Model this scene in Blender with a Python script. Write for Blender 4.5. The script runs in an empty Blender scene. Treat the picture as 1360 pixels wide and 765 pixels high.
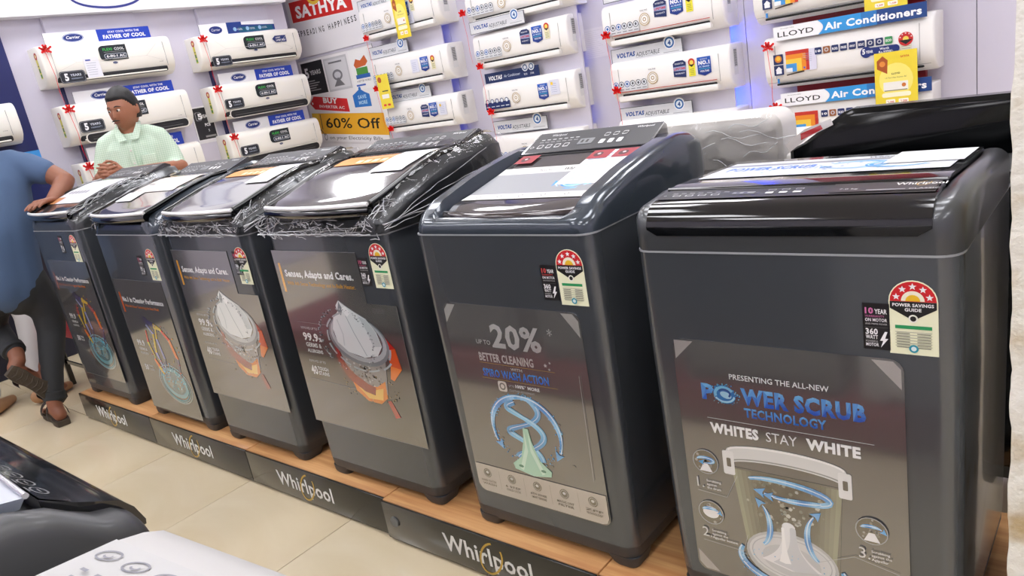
import bpy, bmesh, math, random
from mathutils import Vector, Matrix, noise
R = math.radians; PI = math.pi
random.seed(7)
SC = bpy.context.scene; C = SC.collection

# ------------------------------------------------------------------ camera, world, exposure
def make_camera():
    cam = bpy.data.cameras.new('camera'); o = bpy.data.objects.new('camera', cam); C.objects.link(o)
    yw, pt, rl = 0.7315, 0.2763, -0.1792
    F = Vector((-math.sin(yw)*math.cos(pt), math.cos(yw)*math.cos(pt), -math.sin(pt)))
    Rt = F.cross(Vector((0, 0, 1))).normalized(); U = Rt.cross(F)
    a = math.cos(rl)*Rt + math.sin(rl)*U; b = -math.sin(rl)*Rt + math.cos(rl)*U
    m = Matrix((a, b, -F)).transposed().to_4x4(); m.translation = Vector((1.3873, -1.2554, 1.3339))
    o.matrix_world = m
    cam.sensor_width = 36; cam.lens = 36*1000.7/1360; cam.clip_start = 0.02
    SC.camera = o
make_camera()
W = bpy.data.worlds.new('world'); SC.world = W; W.use_nodes = True
W.node_tree.nodes['Background'].inputs[0].default_value = (0.9, 0.92, 1.0, 1)
W.node_tree.nodes['Background'].inputs[1].default_value = 0.4
SC.view_settings.view_transform = 'Standard'; SC.view_settings.look = 'None'
SC.view_settings.gamma = 1; SC.view_settings.use_curve_mapping = False
SC.view_settings.exposure = 0.0
LAMP = 12.6            # strength of the ceiling light panels

# ------------------------------------------------------------------ colour and materials
def lin(c):
    return tuple(((v/255)/12.92 if v/255 <= .04045 else ((v/255+.055)/1.055)**2.4) for v in c[:3]) + (1.0,)
MATS = {}
def mat(name, col, rough=.5, metal=0., coat=0., noise_amt=.0, noise_scale=20., bump=0., bscale=200., emit=None, spec=.5, aniso=0):
    if name in MATS: return MATS[name]
    m = bpy.data.materials.new(name); m.use_nodes = True; nt = m.node_tree; b = nt.nodes['Principled BSDF']
    b.inputs['Base Color'].default_value = lin(col); b.inputs['Roughness'].default_value = rough
    b.inputs['Metallic'].default_value = metal; b.inputs['Coat Weight'].default_value = coat
    b.inputs['Coat Roughness'].default_value = .06; b.inputs['Specular IOR Level'].default_value = spec
    tc = nt.nodes.new('ShaderNodeTexCoord')
    if noise_amt:
        n = nt.nodes.new('ShaderNodeTexNoise'); n.inputs['Scale'].default_value = noise_scale; n.inputs['Detail'].default_value = 5
        mx = nt.nodes.new('ShaderNodeMix'); mx.data_type = 'RGBA'
        c = lin(col); mx.inputs[6].default_value = tuple(v*(1-noise_amt) for v in c[:3])+(1,)
        mx.inputs[7].default_value = tuple(min(1, v*(1+noise_amt)) for v in c[:3])+(1,)
        nt.links.new(tc.outputs['Object'], n.inputs['Vector']); nt.links.new(n.outputs['Fac'], mx.inputs[0])
        nt.links.new(mx.outputs[2], b.inputs['Base Color'])
    if bump:
        n2 = nt.nodes.new('ShaderNodeTexNoise'); n2.inputs['Scale'].default_value = bscale; n2.inputs['Detail'].default_value = 3
        bp = nt.nodes.new('ShaderNodeBump'); bp.inputs['Strength'].default_value = bump; bp.inputs['Distance'].default_value = .002
        nt.links.new(tc.outputs['Object'], n2.inputs['Vector']); nt.links.new(n2.outputs['Fac'], bp.inputs['Height'])
        nt.links.new(bp.outputs[0], b.inputs['Normal'])
    if emit:
        b.inputs['Emission Color'].default_value = lin(emit[0]); b.inputs['Emission Strength'].default_value = emit[1]
    MATS[name] = m; return m
def print_mat(name, rough, coat=0.):
    m = mat(name, (255, 255, 255), rough, coat=coat)
    nt = m.node_tree; a = nt.nodes.new('ShaderNodeAttribute'); a.attribute_name = 'Col'
    nt.links.new(a.outputs['Color'], nt.nodes['Principled BSDF'].inputs['Base Color']); return m
M_PRINT = print_mat('printed_paper', .45)
M_GLOSSPRINT = print_mat('printed_glossy_sheet', .1, 1.)
M_GLOSSPRINT.node_tree.nodes['Principled BSDF'].inputs['IOR'].default_value = 2.6
M_BODY = mat('graphite_painted_steel', (92, 97, 103), .25, .6, .5, .04, 3)
M_COVER = mat('graphite_glossy_plastic', (62, 70, 79), .18, .25, .6)
M_COVER2 = mat('graphite_satin_plastic', (76, 78, 80), .28, .4, .3)
M_BASE = mat('dark_grey_base_plastic', (58, 60, 62), .45)
M_BLACK = mat('black_gloss_plastic', (10, 11, 13), .08, 0, .6)
M_GLASS = mat('black_tinted_lid_glass', (30, 30, 33), .04, 0, 1.)
M_LIDTOP = mat('smoky_lid_glass', (92, 88, 90), .05, .3, 1.)
M_SEAM = mat('light_grey_seam_gasket', (150, 152, 156), .5)
M_DARK = mat('matt_black_rubber', (16, 16, 17), .6)
M_CHROME = mat('brushed_chrome_trim', (200, 200, 204), .18, 1)
M_WHITE = mat('white_appliance_plastic', (226, 222, 216), .4, 0, .1)
M_FGWHITE = mat('soft_white_panel_plastic', (178, 176, 174), .5)
M_CREAM = mat('cream_white_ac_plastic', (243, 240, 231), .32, 0, .15)
M_ACWHITE = mat('white_ac_plastic', (242, 240, 237), .32, 0, .15)
M_WALL = mat('lavender_white_wall_laminate', (208, 204, 219), .45, noise_amt=.02, noise_scale=2.)
M_HEAD = mat('white_fascia_laminate', (238, 238, 242), .35)
M_NAVY = mat('navy_blue_laminate', (16, 28, 92), .35, 0, .2)
M_NAVYBASE = mat('dark_navy_base', (18, 20, 40), .4)
M_WOOD = None
M_RED = mat('red_satin_ribbon', (236, 24, 22), .4, 0, 0)
M_REDSEAT = mat('red_seat_vinyl', (168, 28, 44), .4)
M_CEIL = mat('ceiling_paint', (225, 225, 228), .8)
M_LED = mat('blue_led_strip', (60, 90, 255), .5, emit=((50, 80, 255), 48.))
M_LAMP = mat('ceiling_light_diffuser', (255, 255, 255), .5, emit=((250, 250, 255), LAMP))

def wood_mat():
    m = mat('beech_laminate', (205, 152, 98), .35, 0, .2); nt = m.node_tree; b = nt.nodes['Principled BSDF']
    tc = nt.nodes.new('ShaderNodeTexCoord'); mp = nt.nodes.new('ShaderNodeMapping'); mp.inputs['Scale'].default_value = (1.2, 22, 22)
    n = nt.nodes.new('ShaderNodeTexNoise'); n.inputs['Scale'].default_value = 3; n.inputs['Detail'].default_value = 6
    r = nt.nodes.new('ShaderNodeValToRGB'); r.color_ramp.elements[0].position = .3; r.color_ramp.elements[1].position = .7
    r.color_ramp.elements[0].color = lin((188, 132, 82)); r.color_ramp.elements[1].color = lin((216, 168, 114))
    nt.links.new(tc.outputs['Object'], mp.inputs[0]); nt.links.new(mp.outputs[0], n.inputs['Vector'])
    nt.links.new(n.outputs['Fac'], r.inputs[0]); nt.links.new(r.outputs[0], b.inputs['Base Color']); return m
M_WOOD = wood_mat()
def tile_mat():
    m = mat('beige_vitrified_tile', (214, 197, 165), .12, 0, .3); nt = m.node_tree; b = nt.nodes['Principled BSDF']
    tc = nt.nodes.new('ShaderNodeTexCoord')
    n = nt.nodes.new('ShaderNodeTexNoise'); n.inputs['Scale'].default_value = 1.7; n.inputs['Detail'].default_value = 8; n.inputs['Distortion'].default_value = 1.2
    r = nt.nodes.new('ShaderNodeValToRGB'); r.color_ramp.elements[0].position = .3; r.color_ramp.elements[1].position = .72
    r.color_ramp.elements[0].color = lin((220, 202, 166)); r.color_ramp.elements[1].color = lin((234, 221, 192))
    nt.links.new(tc.outputs['Object'], n.inputs['Vector']); nt.links.new(n.outputs['Fac'], r.inputs[0]); nt.links.new(r.outputs[0], b.inputs['Base Color'])
    r2 = nt.nodes.new('ShaderNodeMapRange'); r2.inputs[3].default_value = .1; r2.inputs[4].default_value = .24
    nt.links.new(n.outputs['Fac'], r2.inputs[0]); nt.links.new(r2.outputs[0], b.inputs['Roughness']); return m
M_TILE = tile_mat()
M_GROUT = mat('tile_grout', (120, 105, 85), .8)
def plaster_mat():
    m = mat('flaking_cream_plaster', (226, 222, 208), .85); nt = m.node_tree; b = nt.nodes['Principled BSDF']
    tc = nt.nodes.new('ShaderNodeTexCoord')
    n = nt.nodes.new('ShaderNodeTexNoise'); n.inputs['Scale'].default_value = 7; n.inputs['Detail'].default_value = 7
    r = nt.nodes.new('ShaderNodeValToRGB'); cr = r.color_ramp
    cr.elements[0].position = .35; cr.elements[0].color = lin((190, 168, 128)); cr.elements[1].position = .47; cr.elements[1].color = lin((228, 225, 212))
    e = cr.elements.new(.7); e.color = lin((240, 238, 230))
    nt.links.new(tc.outputs['Object'], n.inputs['Vector']); nt.links.new(n.outputs['Fac'], r.inputs[0]); nt.links.new(r.outputs[0], b.inputs['Base Color'])
    n2 = nt.nodes.new('ShaderNodeTexNoise'); n2.inputs['Scale'].default_value = 60; n2.inputs['Detail'].default_value = 8
    bp = nt.nodes.new('ShaderNodeBump'); bp.inputs['Strength'].default_value = .8; bp.inputs['Distance'].default_value = .006
    nt.links.new(tc.outputs['Object'], n2.inputs['Vector']); nt.links.new(n2.outputs['Fac'], bp.inputs['Height']); nt.links.new(bp.outputs[0], b.inputs['Normal'])
    return m
M_PLASTER = plaster_mat()
def wrap_mat(name, density, lo=.5, hi=.72):
    """thin clear film: transparent, glossy, with milky crease lines"""
    m = bpy.data.materials.new(name); m.use_nodes = True; nt = m.node_tree; nt.nodes.clear()
    out = nt.nodes.new('ShaderNodeOutputMaterial'); tr = nt.nodes.new('ShaderNodeBsdfTransparent')
    gl = nt.nodes.new('ShaderNodeBsdfGlossy'); gl.inputs['Roughness'].default_value = .12
    df = nt.nodes.new('ShaderNodeBsdfDiffuse'); df.inputs['Color'].default_value = (.75, .76, .78, 1)
    fr = nt.nodes.new('ShaderNodeFresnel'); fr.inputs['IOR'].default_value = 1.4
    m1 = nt.nodes.new('ShaderNodeMixShader'); m2 = nt.nodes.new('ShaderNodeMixShader')
    tc = nt.nodes.new('ShaderNodeTexCoord')
    n = nt.nodes.new('ShaderNodeTexNoise'); n.noise_type = 'RIDGED_MULTIFRACTAL'
    n.inputs['Scale'].default_value = 16; n.inputs['Detail'].default_value = 4; n.inputs['Distortion'].default_value = 1.2
    mr = nt.nodes.new('ShaderNodeMapRange'); mr.inputs[1].default_value = lo; mr.inputs[2].default_value = hi; mr.inputs[3].default_value = 0.; mr.inputs[4].default_value = density
    bp = nt.nodes.new('ShaderNodeBump'); bp.inputs['Strength'].default_value = .9; bp.inputs['Distance'].default_value = .006
    L = nt.links.new
    L(tc.outputs['Object'], n.inputs['Vector']); L(n.outputs['Fac'], mr.inputs[0]); L(n.outputs['Fac'], bp.inputs['Height'])
    L(bp.outputs[0], gl.inputs['Normal']); L(bp.outputs[0], fr.inputs['Normal'])
    L(fr.outputs[0], m1.inputs[0]); L(tr.outputs[0], m1.inputs[1]); L(gl.outputs[0], m1.inputs[2])
    L(mr.outputs[0], m2.inputs[0]); L(m1.outputs[0], m2.inputs[1]); L(df.outputs[0], m2.inputs[2]); L(m2.outputs[0], out.inputs[0])
    return m
M_WRAP = wrap_mat('crinkled_clear_wrap', .7, .75, 1.6)
M_WRAPTHIN = wrap_mat('smooth_clear_wrap', .35, 1.25, 2.1)

# ------------------------------------------------------------------ mesh helpers
def tag(o, label=None, cat=None, group=None, kind=None):
    if label: o['label'] = label
    if cat: o['category'] = cat
    if group: o['group'] = group
    if kind: o['kind'] = kind
    return o
def empty(name, loc=(0, 0, 0), rz=0., label=None, cat=None, group=None):
    o = bpy.data.objects.new(name, None); C.objects.link(o); o.location = loc; o.rotation_euler = (0, 0, rz)
    o.empty_display_size = .1
    return tag(o, label, cat, group)
def link(name, me, parent=None, m=None):
    o = bpy.data.objects.new(name, me); C.objects.link(o)
    if m is not None and not me.materials: me.materials.append(m)
    if parent: o.parent = parent
    return o
class MB:
    def __init__(s): s.v = []; s.f = []
    def add(s, vs, fs):
        k = len(s.v); s.v += [tuple(v) for v in vs]; s.f += [tuple(i+k for i in f) for f in fs]; return s
    def box(s, x0, y0, z0, x1, y1, z1, b=0.):
        if x1 < x0: x0, x1 = x1, x0
        if y1 < y0: y0, y1 = y1, y0
        if z1 < z0: z0, z1 = z1, z0
        if b <= 0:
            return s.add([(x0,y0,z0),(x1,y0,z0),(x1,y1,z0),(x0,y1,z0),(x0,y0,z1),(x1,y0,z1),(x1,y1,z1),(x0,y1,z1)],
                  [(3,2,1,0),(4,5,6,7),(0,1,5,4),(1,2,6,5),(2,3,7,6),(3,0,4,7)])
        bm = bmesh.new(); bmesh.ops.create_cube(bm, size=1)
        for v in bm.verts: v.co = Vector(((x0+x1)/2+v.co.x*(x1-x0), (y0+y1)/2+v.co.y*(y1-y0), (z0+z1)/2+v.co.z*(z1-z0)))
        bmesh.ops.bevel(bm, geom=bm.edges[:], offset=b, segments=2, profile=.5, affect='EDGES')
        bm.verts.index_update(); s.add([v.co[:] for v in bm.verts], [[v.index for v in f.verts] for f in bm.faces]); bm.free(); return s
    def loft(s, loops, cap0=True, cap1=True, closed=True):
        n = len(loops[0]); vs = [p for l in loops for p in l]; fs = []
        for i in range(len(loops)-1):
            for j in range(n if closed else n-1):
                a = i*n+j; b = i*n+(j+1) % n; fs.append((a, b, b+n, a+n))
        if cap0: fs.append(tuple(range(n-1, -1, -1)))
        if cap1: fs.append(tuple(range((len(loops)-1)*n, len(loops)*n)))
        return s.add(vs, fs)
    def tube(s, pts, r, n=8, caps=True):
        pts = [Vector(p) for p in pts]; loops = []; rr = r if isinstance(r, (list, tuple)) else [r]*len(pts)
        prev = None
        for i, p in enumerate(pts):
            t = (pts[min(i+1, len(pts)-1)] - pts[max(i-1, 0)]).normalized()
            if prev is None: a = t.cross(Vector((0, 0, 1))) if abs(t.z) < .9 else t.cross(Vector((1, 0, 0)))
            else: a = prev - t*prev.dot(t)
            a.normalize(); prev = a; b = t.cross(a)
            loops.append([p + (a*math.cos(2*PI*k/n)+b*math.sin(2*PI*k/n))*rr[i] for k in range(n)])
        return s.loft(loops, caps, caps)
    def grid(s, f, nu, nv):
        vs = [f(i/nu, j/nv) for j in range(nv+1) for i in range(nu+1)]
        return s.add(vs, [(j*(nu+1)+i, j*(nu+1)+i+1, (j+1)*(nu+1)+i+1, (j+1)*(nu+1)+i) for j in range(nv) for i in range(nu)])
    def ball(s, c, rx, ry=None, rz=None, nu=16, nv=10, f=None):
        ry = ry or rx; rz = rz or rx
        loops = []
        for j in range(1, nv):
            t = PI*j/nv
            l = []
            for i in range(nu):
                a = 2*PI*i/nu; d = Vector((math.sin(t)*math.cos(a), math.sin(t)*math.sin(a), -math.cos(t)))
                p = Vector((d.x*rx, d.y*ry, d.z*rz))
                if f: p = f(p, d)
                l.append(Vector(c)+p)
            loops.append(l)
        k = len(s.v); s.loft(loops, True, True); return s
    def build(s, name, m, parent=None, smooth=30):
        me = bpy.data.meshes.new(name); me.from_pydata(s.v, [], s.f); me.materials.append(m)
        bm = bmesh.new(); bm.from_mesh(me); bmesh.ops.recalc_face_normals(bm, faces=bm.faces); bm.to_mesh(me); bm.free()
        if smooth:
            me.polygons.foreach_set('use_smooth', [True]*len(me.polygons)); me.set_sharp_from_angle(angle=R(smooth))
        me.update(); return link(name, me, parent)
def rrect(w, d, r, z, y0=0., n=5, cx=0.):
    """rounded rectangle loop, x centred, y from y0 to y0+d"""
    pts = []
    for (sx, sy, a0) in ((1, 0, -90), (1, 1, 0), (-1, 1, 90), (-1, 0, 180)):
        px = cx+sx*(w/2-r); py = y0+(d-r if sy else r)
        for k in range(n+1):
            a = R(a0+90*k/n); pts.append((px+r*math.cos(a), py+r*math.sin(a), z))
    return pts
def lerp(a, b, t): return a+(b-a)*t
def interp(tab, x):
    if x <= tab[0][0]: return tab[0][1]
    for (a, fa), (b, fb) in zip(tab, tab[1:]):
        if x <= b:
            t = (x-a)/(b-a) if b > a else 1; return fa+(fb-fa)*t
    return tab[-1][1]

# ------------------------------------------------------------------ print builder (flat print as coloured polygons)
TXT = {}
def text_geo(s, bold):
    k = (s, bold)
    if k not in TXT:
        cu = bpy.data.curves.new('t', 'FONT'); cu.body = s; cu.size = 1; cu.resolution_u = 2; cu.offset = bold; cu.space_character = 1+bold*2.2; cu.align_x = 'LEFT'
        ob = bpy.data.objects.new('t', cu); C.objects.link(ob); dg = bpy.context.evaluated_depsgraph_get(); dg.update()
        me = bpy.data.meshes.new_from_object(ob.evaluated_get(dg))
        vs = [(v.co.x, v.co.y) for v in me.vertices]; fs = [tuple(p.vertices) for p in me.polygons]
        bpy.data.objects.remove(ob); bpy.data.meshes.remove(me)
        xs = [v[0] for v in vs] or [0, 1]; x0 = min(xs); x1 = max(xs)
        TXT[k] = ([((x-x0), y) for x, y in vs], fs, max(x1-x0, 1e-3))
    return TXT[k]
class Print:
    def __init__(s, step=.00004): s.v = []; s.f = []; s.c = []; s.z = 0.; s.step = step; s.t = 0
    def _up(s): s.z += s.step; return s.z
    def poly(s, pts, col, z=None):
        z = s._up() if z is None else z; k = len(s.v); s.v += [(x, y, z) for x, y in pts]
        s.f.append(tuple(range(k, k+len(pts)))); s.c.append(col); return s
    def plate(s, pts, col, t=.001, edge=None):
        """base sheet with real thickness"""
        n = len(pts); k = len(s.v); s.v += [(x, y, -t) for x, y in pts]+[(x, y, 0) for x, y in pts]
        s.f.append(tuple(range(k+n, k+2*n))); s.c.append(col)
        s.f.append(tuple(range(k+n-1, k-1, -1))); s.c.append(edge or col)
        for i in range(n):
            j = (i+1) % n; s.f.append((k+i, k+j, k+n+j, k+n+i)); s.c.append(edge or col)
        return s
    def rect(s, x0, y0, x1, y1, col, grad=None, n=1):
        if grad:
            z = s._up()
            for i in range(n):
                a = i/n; b = (i+1)/n; c = tuple(lerp(col[q], grad[q], (i+.5)/n) for q in range(3))
                s.poly([(x0, lerp(y0, y1, a)), (x1, lerp(y0, y1, a)), (x1, lerp(y0, y1, b)), (x0, lerp(y0, y1, b))], c, z)
            return s
        return s.poly([(x0, y0), (x1, y0), (x1, y1), (x0, y1)], col)
    def rr(s, x0, y0, x1, y1, r, col, plate=0.):
        pts = []
        for sx, sy, a0 in ((1, 0, -90), (1, 1, 0), (0, 1, 90), (0, 0, 180)):
            px = x1-r if sx else x0+r; py = y1-r if sy else y0+r
            pts += [(px+r*math.cos(R(a0+22.5*k)), py+r*math.sin(R(a0+22.5*k))) for k in range(5)]
        return s.plate(pts, col, plate) if plate else s.poly(pts, col)
    def disc(s, cx, cy, r, col, ry=None, n=20, rot=0.):
        ry = ry or r; c, sn = math.cos(rot), math.sin(rot)
        return s.poly([(cx+r*math.cos(2*PI*k/n)*c-ry*math.sin(2*PI*k/n)*sn, cy+r*math.cos(2*PI*k/n)*sn+ry*math.sin(2*PI*k/n)*c) for k in range(n)], col)
    def line(s, pts, w, col, z=None):
        z = s._up() if z is None else z; n = len(pts); ww = w if isinstance(w, (list, tuple)) else [w]*n
        L = []; Rr = []
        for i, p in enumerate(pts):
            a = pts[max(i-1, 0)]; b = pts[min(i+1, n-1)]; dx, dy = b[0]-a[0], b[1]-a[1]; d = math.hypot(dx, dy) or 1
            nx, ny = -dy/d*ww[i]/2, dx/d*ww[i]/2; L.append((p[0]+nx, p[1]+ny)); Rr.append((p[0]-nx, p[1]-ny))
        for i in range(n-1):
            cc = col[i % len(col)] if isinstance(col, list) else col
            k = len(s.v); s.v += [(q[0], q[1], z) for q in (L[i], L[i+1], Rr[i+1], Rr[i])]; s.f.append((k+3, k+2, k+1, k)); s.c.append(cc)
        return s
    def arc(s, cx, cy, rx, ry, a0, a1, w, col, n=24, rot=0., taper=None):
        c, sn = math.cos(rot), math.sin(rot); pts = []
        for k in range(n+1):
            a = R(lerp(a0, a1, k/n)); x, y = rx*math.cos(a), ry*math.sin(a); pts.append((cx+x*c-y*sn, cy+x*sn+y*c))
        ww = [w*(taper(k/n) if taper else 1) for k in range(n+1)]
        return s.line(pts, ww, col)
    def star(s, cx, cy, r, col):
        return s.poly([(cx+(r if k % 2 == 0 else r*.42)*math.sin(PI*k/5), cy+(r if k % 2 == 0 else r*.42)*math.cos(PI*k/5)) for k in range(10)], col)
    def text(s, t, x, y, h, col, w=None, bold=0., shear=0., rot=0., align='l', cs=1., grad=None):
        vs, fs, tw = text_geo(t, bold); sy = h/.73; sx = (w/tw) if w else sy*cs; W_ = tw*sx
        ox = {'l': 0, 'c': -W_/2, 'r': -W_}[align]; z = s._up(); k = len(s.v); c, sn = math.cos(rot), math.sin(rot)
        for a, b in vs:
            X = a*sx+ox+shear*b*sy; Y = b*sy; s.v.append((x+X*c-Y*sn, y+X*sn+Y*c, z))
        for f in fs:
            s.f.append(tuple(i+k for i in f))
            if grad:
                tt = max(0, min(1, sum(vs[i][1] for i in f)/len(f)/.73)); s.c.append(tuple(lerp(grad[q], col[q], tt) for q in range(3)))
            else: s.c.append(col)
        return s
    def specks(s, cx, cy, rx, ry, n, r, col, ring=0.):
        z = s._up()
        for _ in range(n):
            a = random.random()*2*PI; q = (ring+(1-ring)*random.random()); x = cx+rx*q*math.cos(a); y = cy+ry*q*math.sin(a); rr = r*(.4+random.random())
            s.poly([(x+rr*math.cos(2*PI*k/5), y+rr*math.sin(2*PI*k/5)) for k in range(5)], col if not isinstance(col, list) else random.choice(col), z)
        return s
    def stretch(s, k, cx, cy, sx, sy, dx=0., dy=0.):
        s.v[k:] = [(cx+(x-cx)*sx+dx, cy+(y-cy)*sy+dy, z) for x, y, z in s.v[k:]]
    def build(s, name, parent, M=None, m=None, f=None):
        """M: 4x4 placing the print plane (x right, y up, z out); f: optional (x,y)->(x,y,z) surface"""
        vs = []
        for x, y, z in s.v:
            p = Vector((x, y, z)) if f is None else f(x, y)+Vector((0, 0, z))
            vs.append((M @ p)[:] if M else p[:])
        me = bpy.data.meshes.new(name); me.from_pydata(vs, [], s.f); me.materials.append(m or M_PRINT)
        at = me.color_attributes.new('Col', 'BYTE_COLOR', 'CORNER'); buf = []
        for p, c in zip(me.polygons, s.c):
            l = lin(c); buf += list(l)*p.loop_total
        at.data.foreach_set('color', buf); me.update(); return link(name, me, parent)
def plane_M(o, xdir, ydir):
    x = Vector(xdir).normalized(); y = Vector(ydir).normalized(); z = x.cross(y)
    m = Matrix((x, y, z)).transposed().to_4x4(); m.translation = Vector(o); return m
FRONT = lambda x, y, z: plane_M((x, y, z), (1, 0, 0), (0, 0, 1))      # faces -y

WH = (238, 238, 240); K = (18, 18, 20)

# ------------------------------------------------------------------ the setting
def structure(name, mb, m, smooth=0): return tag(mb.build(name, m, None, smooth), kind='structure')
WY = 3.46; WX = -4.69
flo = structure('floor', MB().box(-5.4, -4.2, -.1, 4.2, 3.6, -.004), M_GROUT)
tx0, ty0, ts = -1.86-6*.6225, -.02-7*.6225, .6225
tile_me = None
for i in range(16):
    for j in range(14):
        x = tx0+i*ts; y = ty0+j*ts
        if x > 3.6 or y > 3.5: continue
        if tile_me is None:
            o = MB().box(.0012, .0012, -.006, ts-.0012, ts-.0012, 0).build('tile', M_TILE, flo, 0); tile_me = o.data
        else: o = link('tile', tile_me, flo)
        o.location = (x, y, 0)
wb = structure('wall_back', MB().box(-5.4, WY, 0, 4.2, WY+.12, 3.1), mat('wall_joint_grey', (90, 88, 100), .8))  # grey backing that shows in the joints between wall panels
for i in range(8):
    x0 = .66-1.22*(5-i); MB().box(max(x0+.002, -5.4), WY-.012, .0, min(x0+1.218, 4.2), WY+.001, 3.1).build('wall_panel', M_WALL, wb, 0)
wl = structure('wall_left', MB().box(-5.4, -4.2, 0, WX, 3.14, 3.1), M_WALL)
structure('wall_front', MB().box(-5.4, -4.3, 0, 4.2, -4.2, 3.1), M_WALL)
structure('wall_right', MB().box(4.2, -4.3, 0, 4.3, 3.6, 3.1), M_WALL)
structure('wall_corner', MB().box(-5.5, 3.14, 0, -5.4, 3.6, 3.1), M_WALL)
ceil = structure('ceiling', MB().box(-5.5, -4.3, 3.1, 4.3, 3.6, 3.2), M_CEIL)
# header fascia above the left wall display
fa = structure('trim_1', MB().box(WX, -4.2, 2.26, WX+.12, 3.1, 2.85, .004), M_HEAD)
p = Print(); p.arc(0, 0, .26, .085, 0, 360, .016, (40, 50, 130), 40); p.disc(0, 0, .24, (225, 228, 240), .07, 30)
p.build('emblem_print', fa, plane_M((WX+.122, 1.55, 2.375), (0, 1, 0), (0, 0, 1)))
# raised column panels with blue LED edge behind air conditioners on the back wall
for n, xa, xb in ((2, -3.6, -3.0), (3, -2.35, -1.70), (4, -1.2, -.62)):
    structure('trim_%d' % n, MB().box(xa, WY-.115, 0, xb, WY-.10, 3.1, .002), M_WALL)
    m_ = M_LED if n == 4 else mat('dim_blue_led_strip', (60, 70, 160), .5, emit=((70, 90, 255), 2.5))
    structure('trim_%d' % (n+3), MB().box(xb-.075, WY-.095, .2, xb-.065, WY-.08, 3.0), m_)
structure('trim_8', MB().box(-.26, WY-.05, .0, .43, WY-.012, 3.1, .003), mat('dark_red_backing_panel', (150, 16, 34), .4, 0, .2))
for n, y in ((9, 1.09), (10, 2.27)):
    structure('trim_%d' % n, MB().box(WX, y, .0, WX+.04, y+.66, 2.26, .003), M_WALL)
    structure('trim_%d' % (n+2), MB().box(WX, y-.012, .0, WX+.045, y-.001, 1.9), mat('navy_edge_strip', (30, 38, 90), .4))
# navy display panel and dark base at the left
structure('trim_13', MB().box(WX, -1.4, 1.0, WX+.03, .80, 2.26), M_NAVY)
structure('trim_14', MB().box(WX, .62, 1.25, WX+.034, .80, 1.38), mat('sky_blue_panel_print', (60, 150, 225), .4))
ct = structure('baseboard_left', MB().box(WX, -1.4, 0, -4.22, .72, 1.0, .01), M_NAVYBASE)
# pillar of flaking plaster at the right edge
def pillar():
    X0, X1, Y0, Y1 = 1.238, 1.72, -.02, .48; loops = []
    for k in range(160):
        z = 3.1*k/159; l = []
        for (x, y) in rrect_pts(X0, X1, Y0, Y1, 24):
            n1 = noise.fractal(Vector((x*14, y*14, z*14)), 1., 2., 4)*.006 + noise.noise(Vector((x*2.5, y*2.5, z*2.5)))*.004
            cx, cy = (X0+X1)/2, (Y0+Y1)/2; d = Vector((x-cx, y-cy)).normalized()
            l.append((x+d.x*n1, y+d.y*n1, z))
        loops.append(l)
    return MB().loft(loops)
def rrect_pts(x0, x1, y0, y1, n):
    out = []
    c = [(x0, y0), (x1, y0), (x1, y1), (x0, y1)]
    for k in range(4):
        a, b = c[k], c[(k+1) % 4]
        for i in range(n):
            t = i/n; out.append((lerp(a[0], b[0], t), lerp(a[1], b[1], t)))
    return out
structure('wall_pillar', pillar(), M_PLASTER, 60)

# ceiling lights
for i, x in enumerate((-3.95, -2.3, -.65, 1.0, 2.65)):
    for j, y in enumerate((-3.2, -1.95, -.45, .85, 2.15)):
        f_ = MB().box(-.32, -.32, -.02, .32, .32, 0, .004).build('light_panel', M_HEAD, ceil); f_.location = (x, y, 3.1)
        MB().box(-.29, -.29, -.026, .29, .29, -.02).build('diffuser', M_LAMP, f_, 0)

# ------------------------------------------------------------------ display platforms
PH = .1437
def ring_logo(p, x, y, w, h, col=(232, 232, 230), gold=(196, 160, 64)):
    """wordmark with an oval ring round the middle letter"""
    p.text('Whirlpool', x, y, h, col, w=w, bold=.02)
    p.arc(x+w*.56, y+h*.42, h*.62, h*.98, 120, 425, h*.11, gold, 26, rot=-.55)
pf_mats = mat('black_acrylic_fascia', (38, 39, 36), .18, 0, .3, .12, 6.)
plat_desc = ['beech topped plinth with black fascia at the far end, under the first washer',
             'beech topped plinth under the second washer from the far end', 'beech topped plinth under the third and fourth washers from far end',
             'slightly protruding beech plinth with round grey button under the fifth washer',
             'beech topped plinth under the big washer beside the plaster pillar']
for i in range(5):
    x0 = -2.802+.8019*i; x1 = x0+.8; x1 = min(x1, 1.222); yf = -.03-(.012 if i >= 3 else 0)
    t = empty('display_plinth', ((x0+x1)/2, yf, 0), 0, plat_desc[i], 'plinth', 'beech and black display plinths'); hw = (x1-x0)/2-.001
    MB().box(-hw, .004, .125, hw, .62, PH, .002).build('top_board', M_WOOD, t)
    MB().box(-hw, .03, 0, hw, .6, .125).build('carcass', M_BASE, t, 0)
    MB().box(-hw, -.004, .012, hw, .004, PH-.003, .0012).build('fascia_board', pf_mats, t)
    MB().box(-hw, .006, 0, hw, .03, .012).build('toe_strip', mat('aluminium_toe_strip', (150, 140, 120), .3, .8), t, 0)
    p = Print(); ring_logo(p, -.21+(.07 if i == 3 else 0), .045, .33, .058)
    if i == 3: MB().loft([[(-.352+.017*math.cos(PI*k/10), y_, .08+.017*math.sin(PI*k/10)) for k in range(20)] for y_ in (-.007, -.003)]).build('round_button', mat('grey_round_plug', (105, 108, 108), .4), t, 30)
    p.build('brand_print', t, FRONT(0, -.0046, .005))

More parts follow.
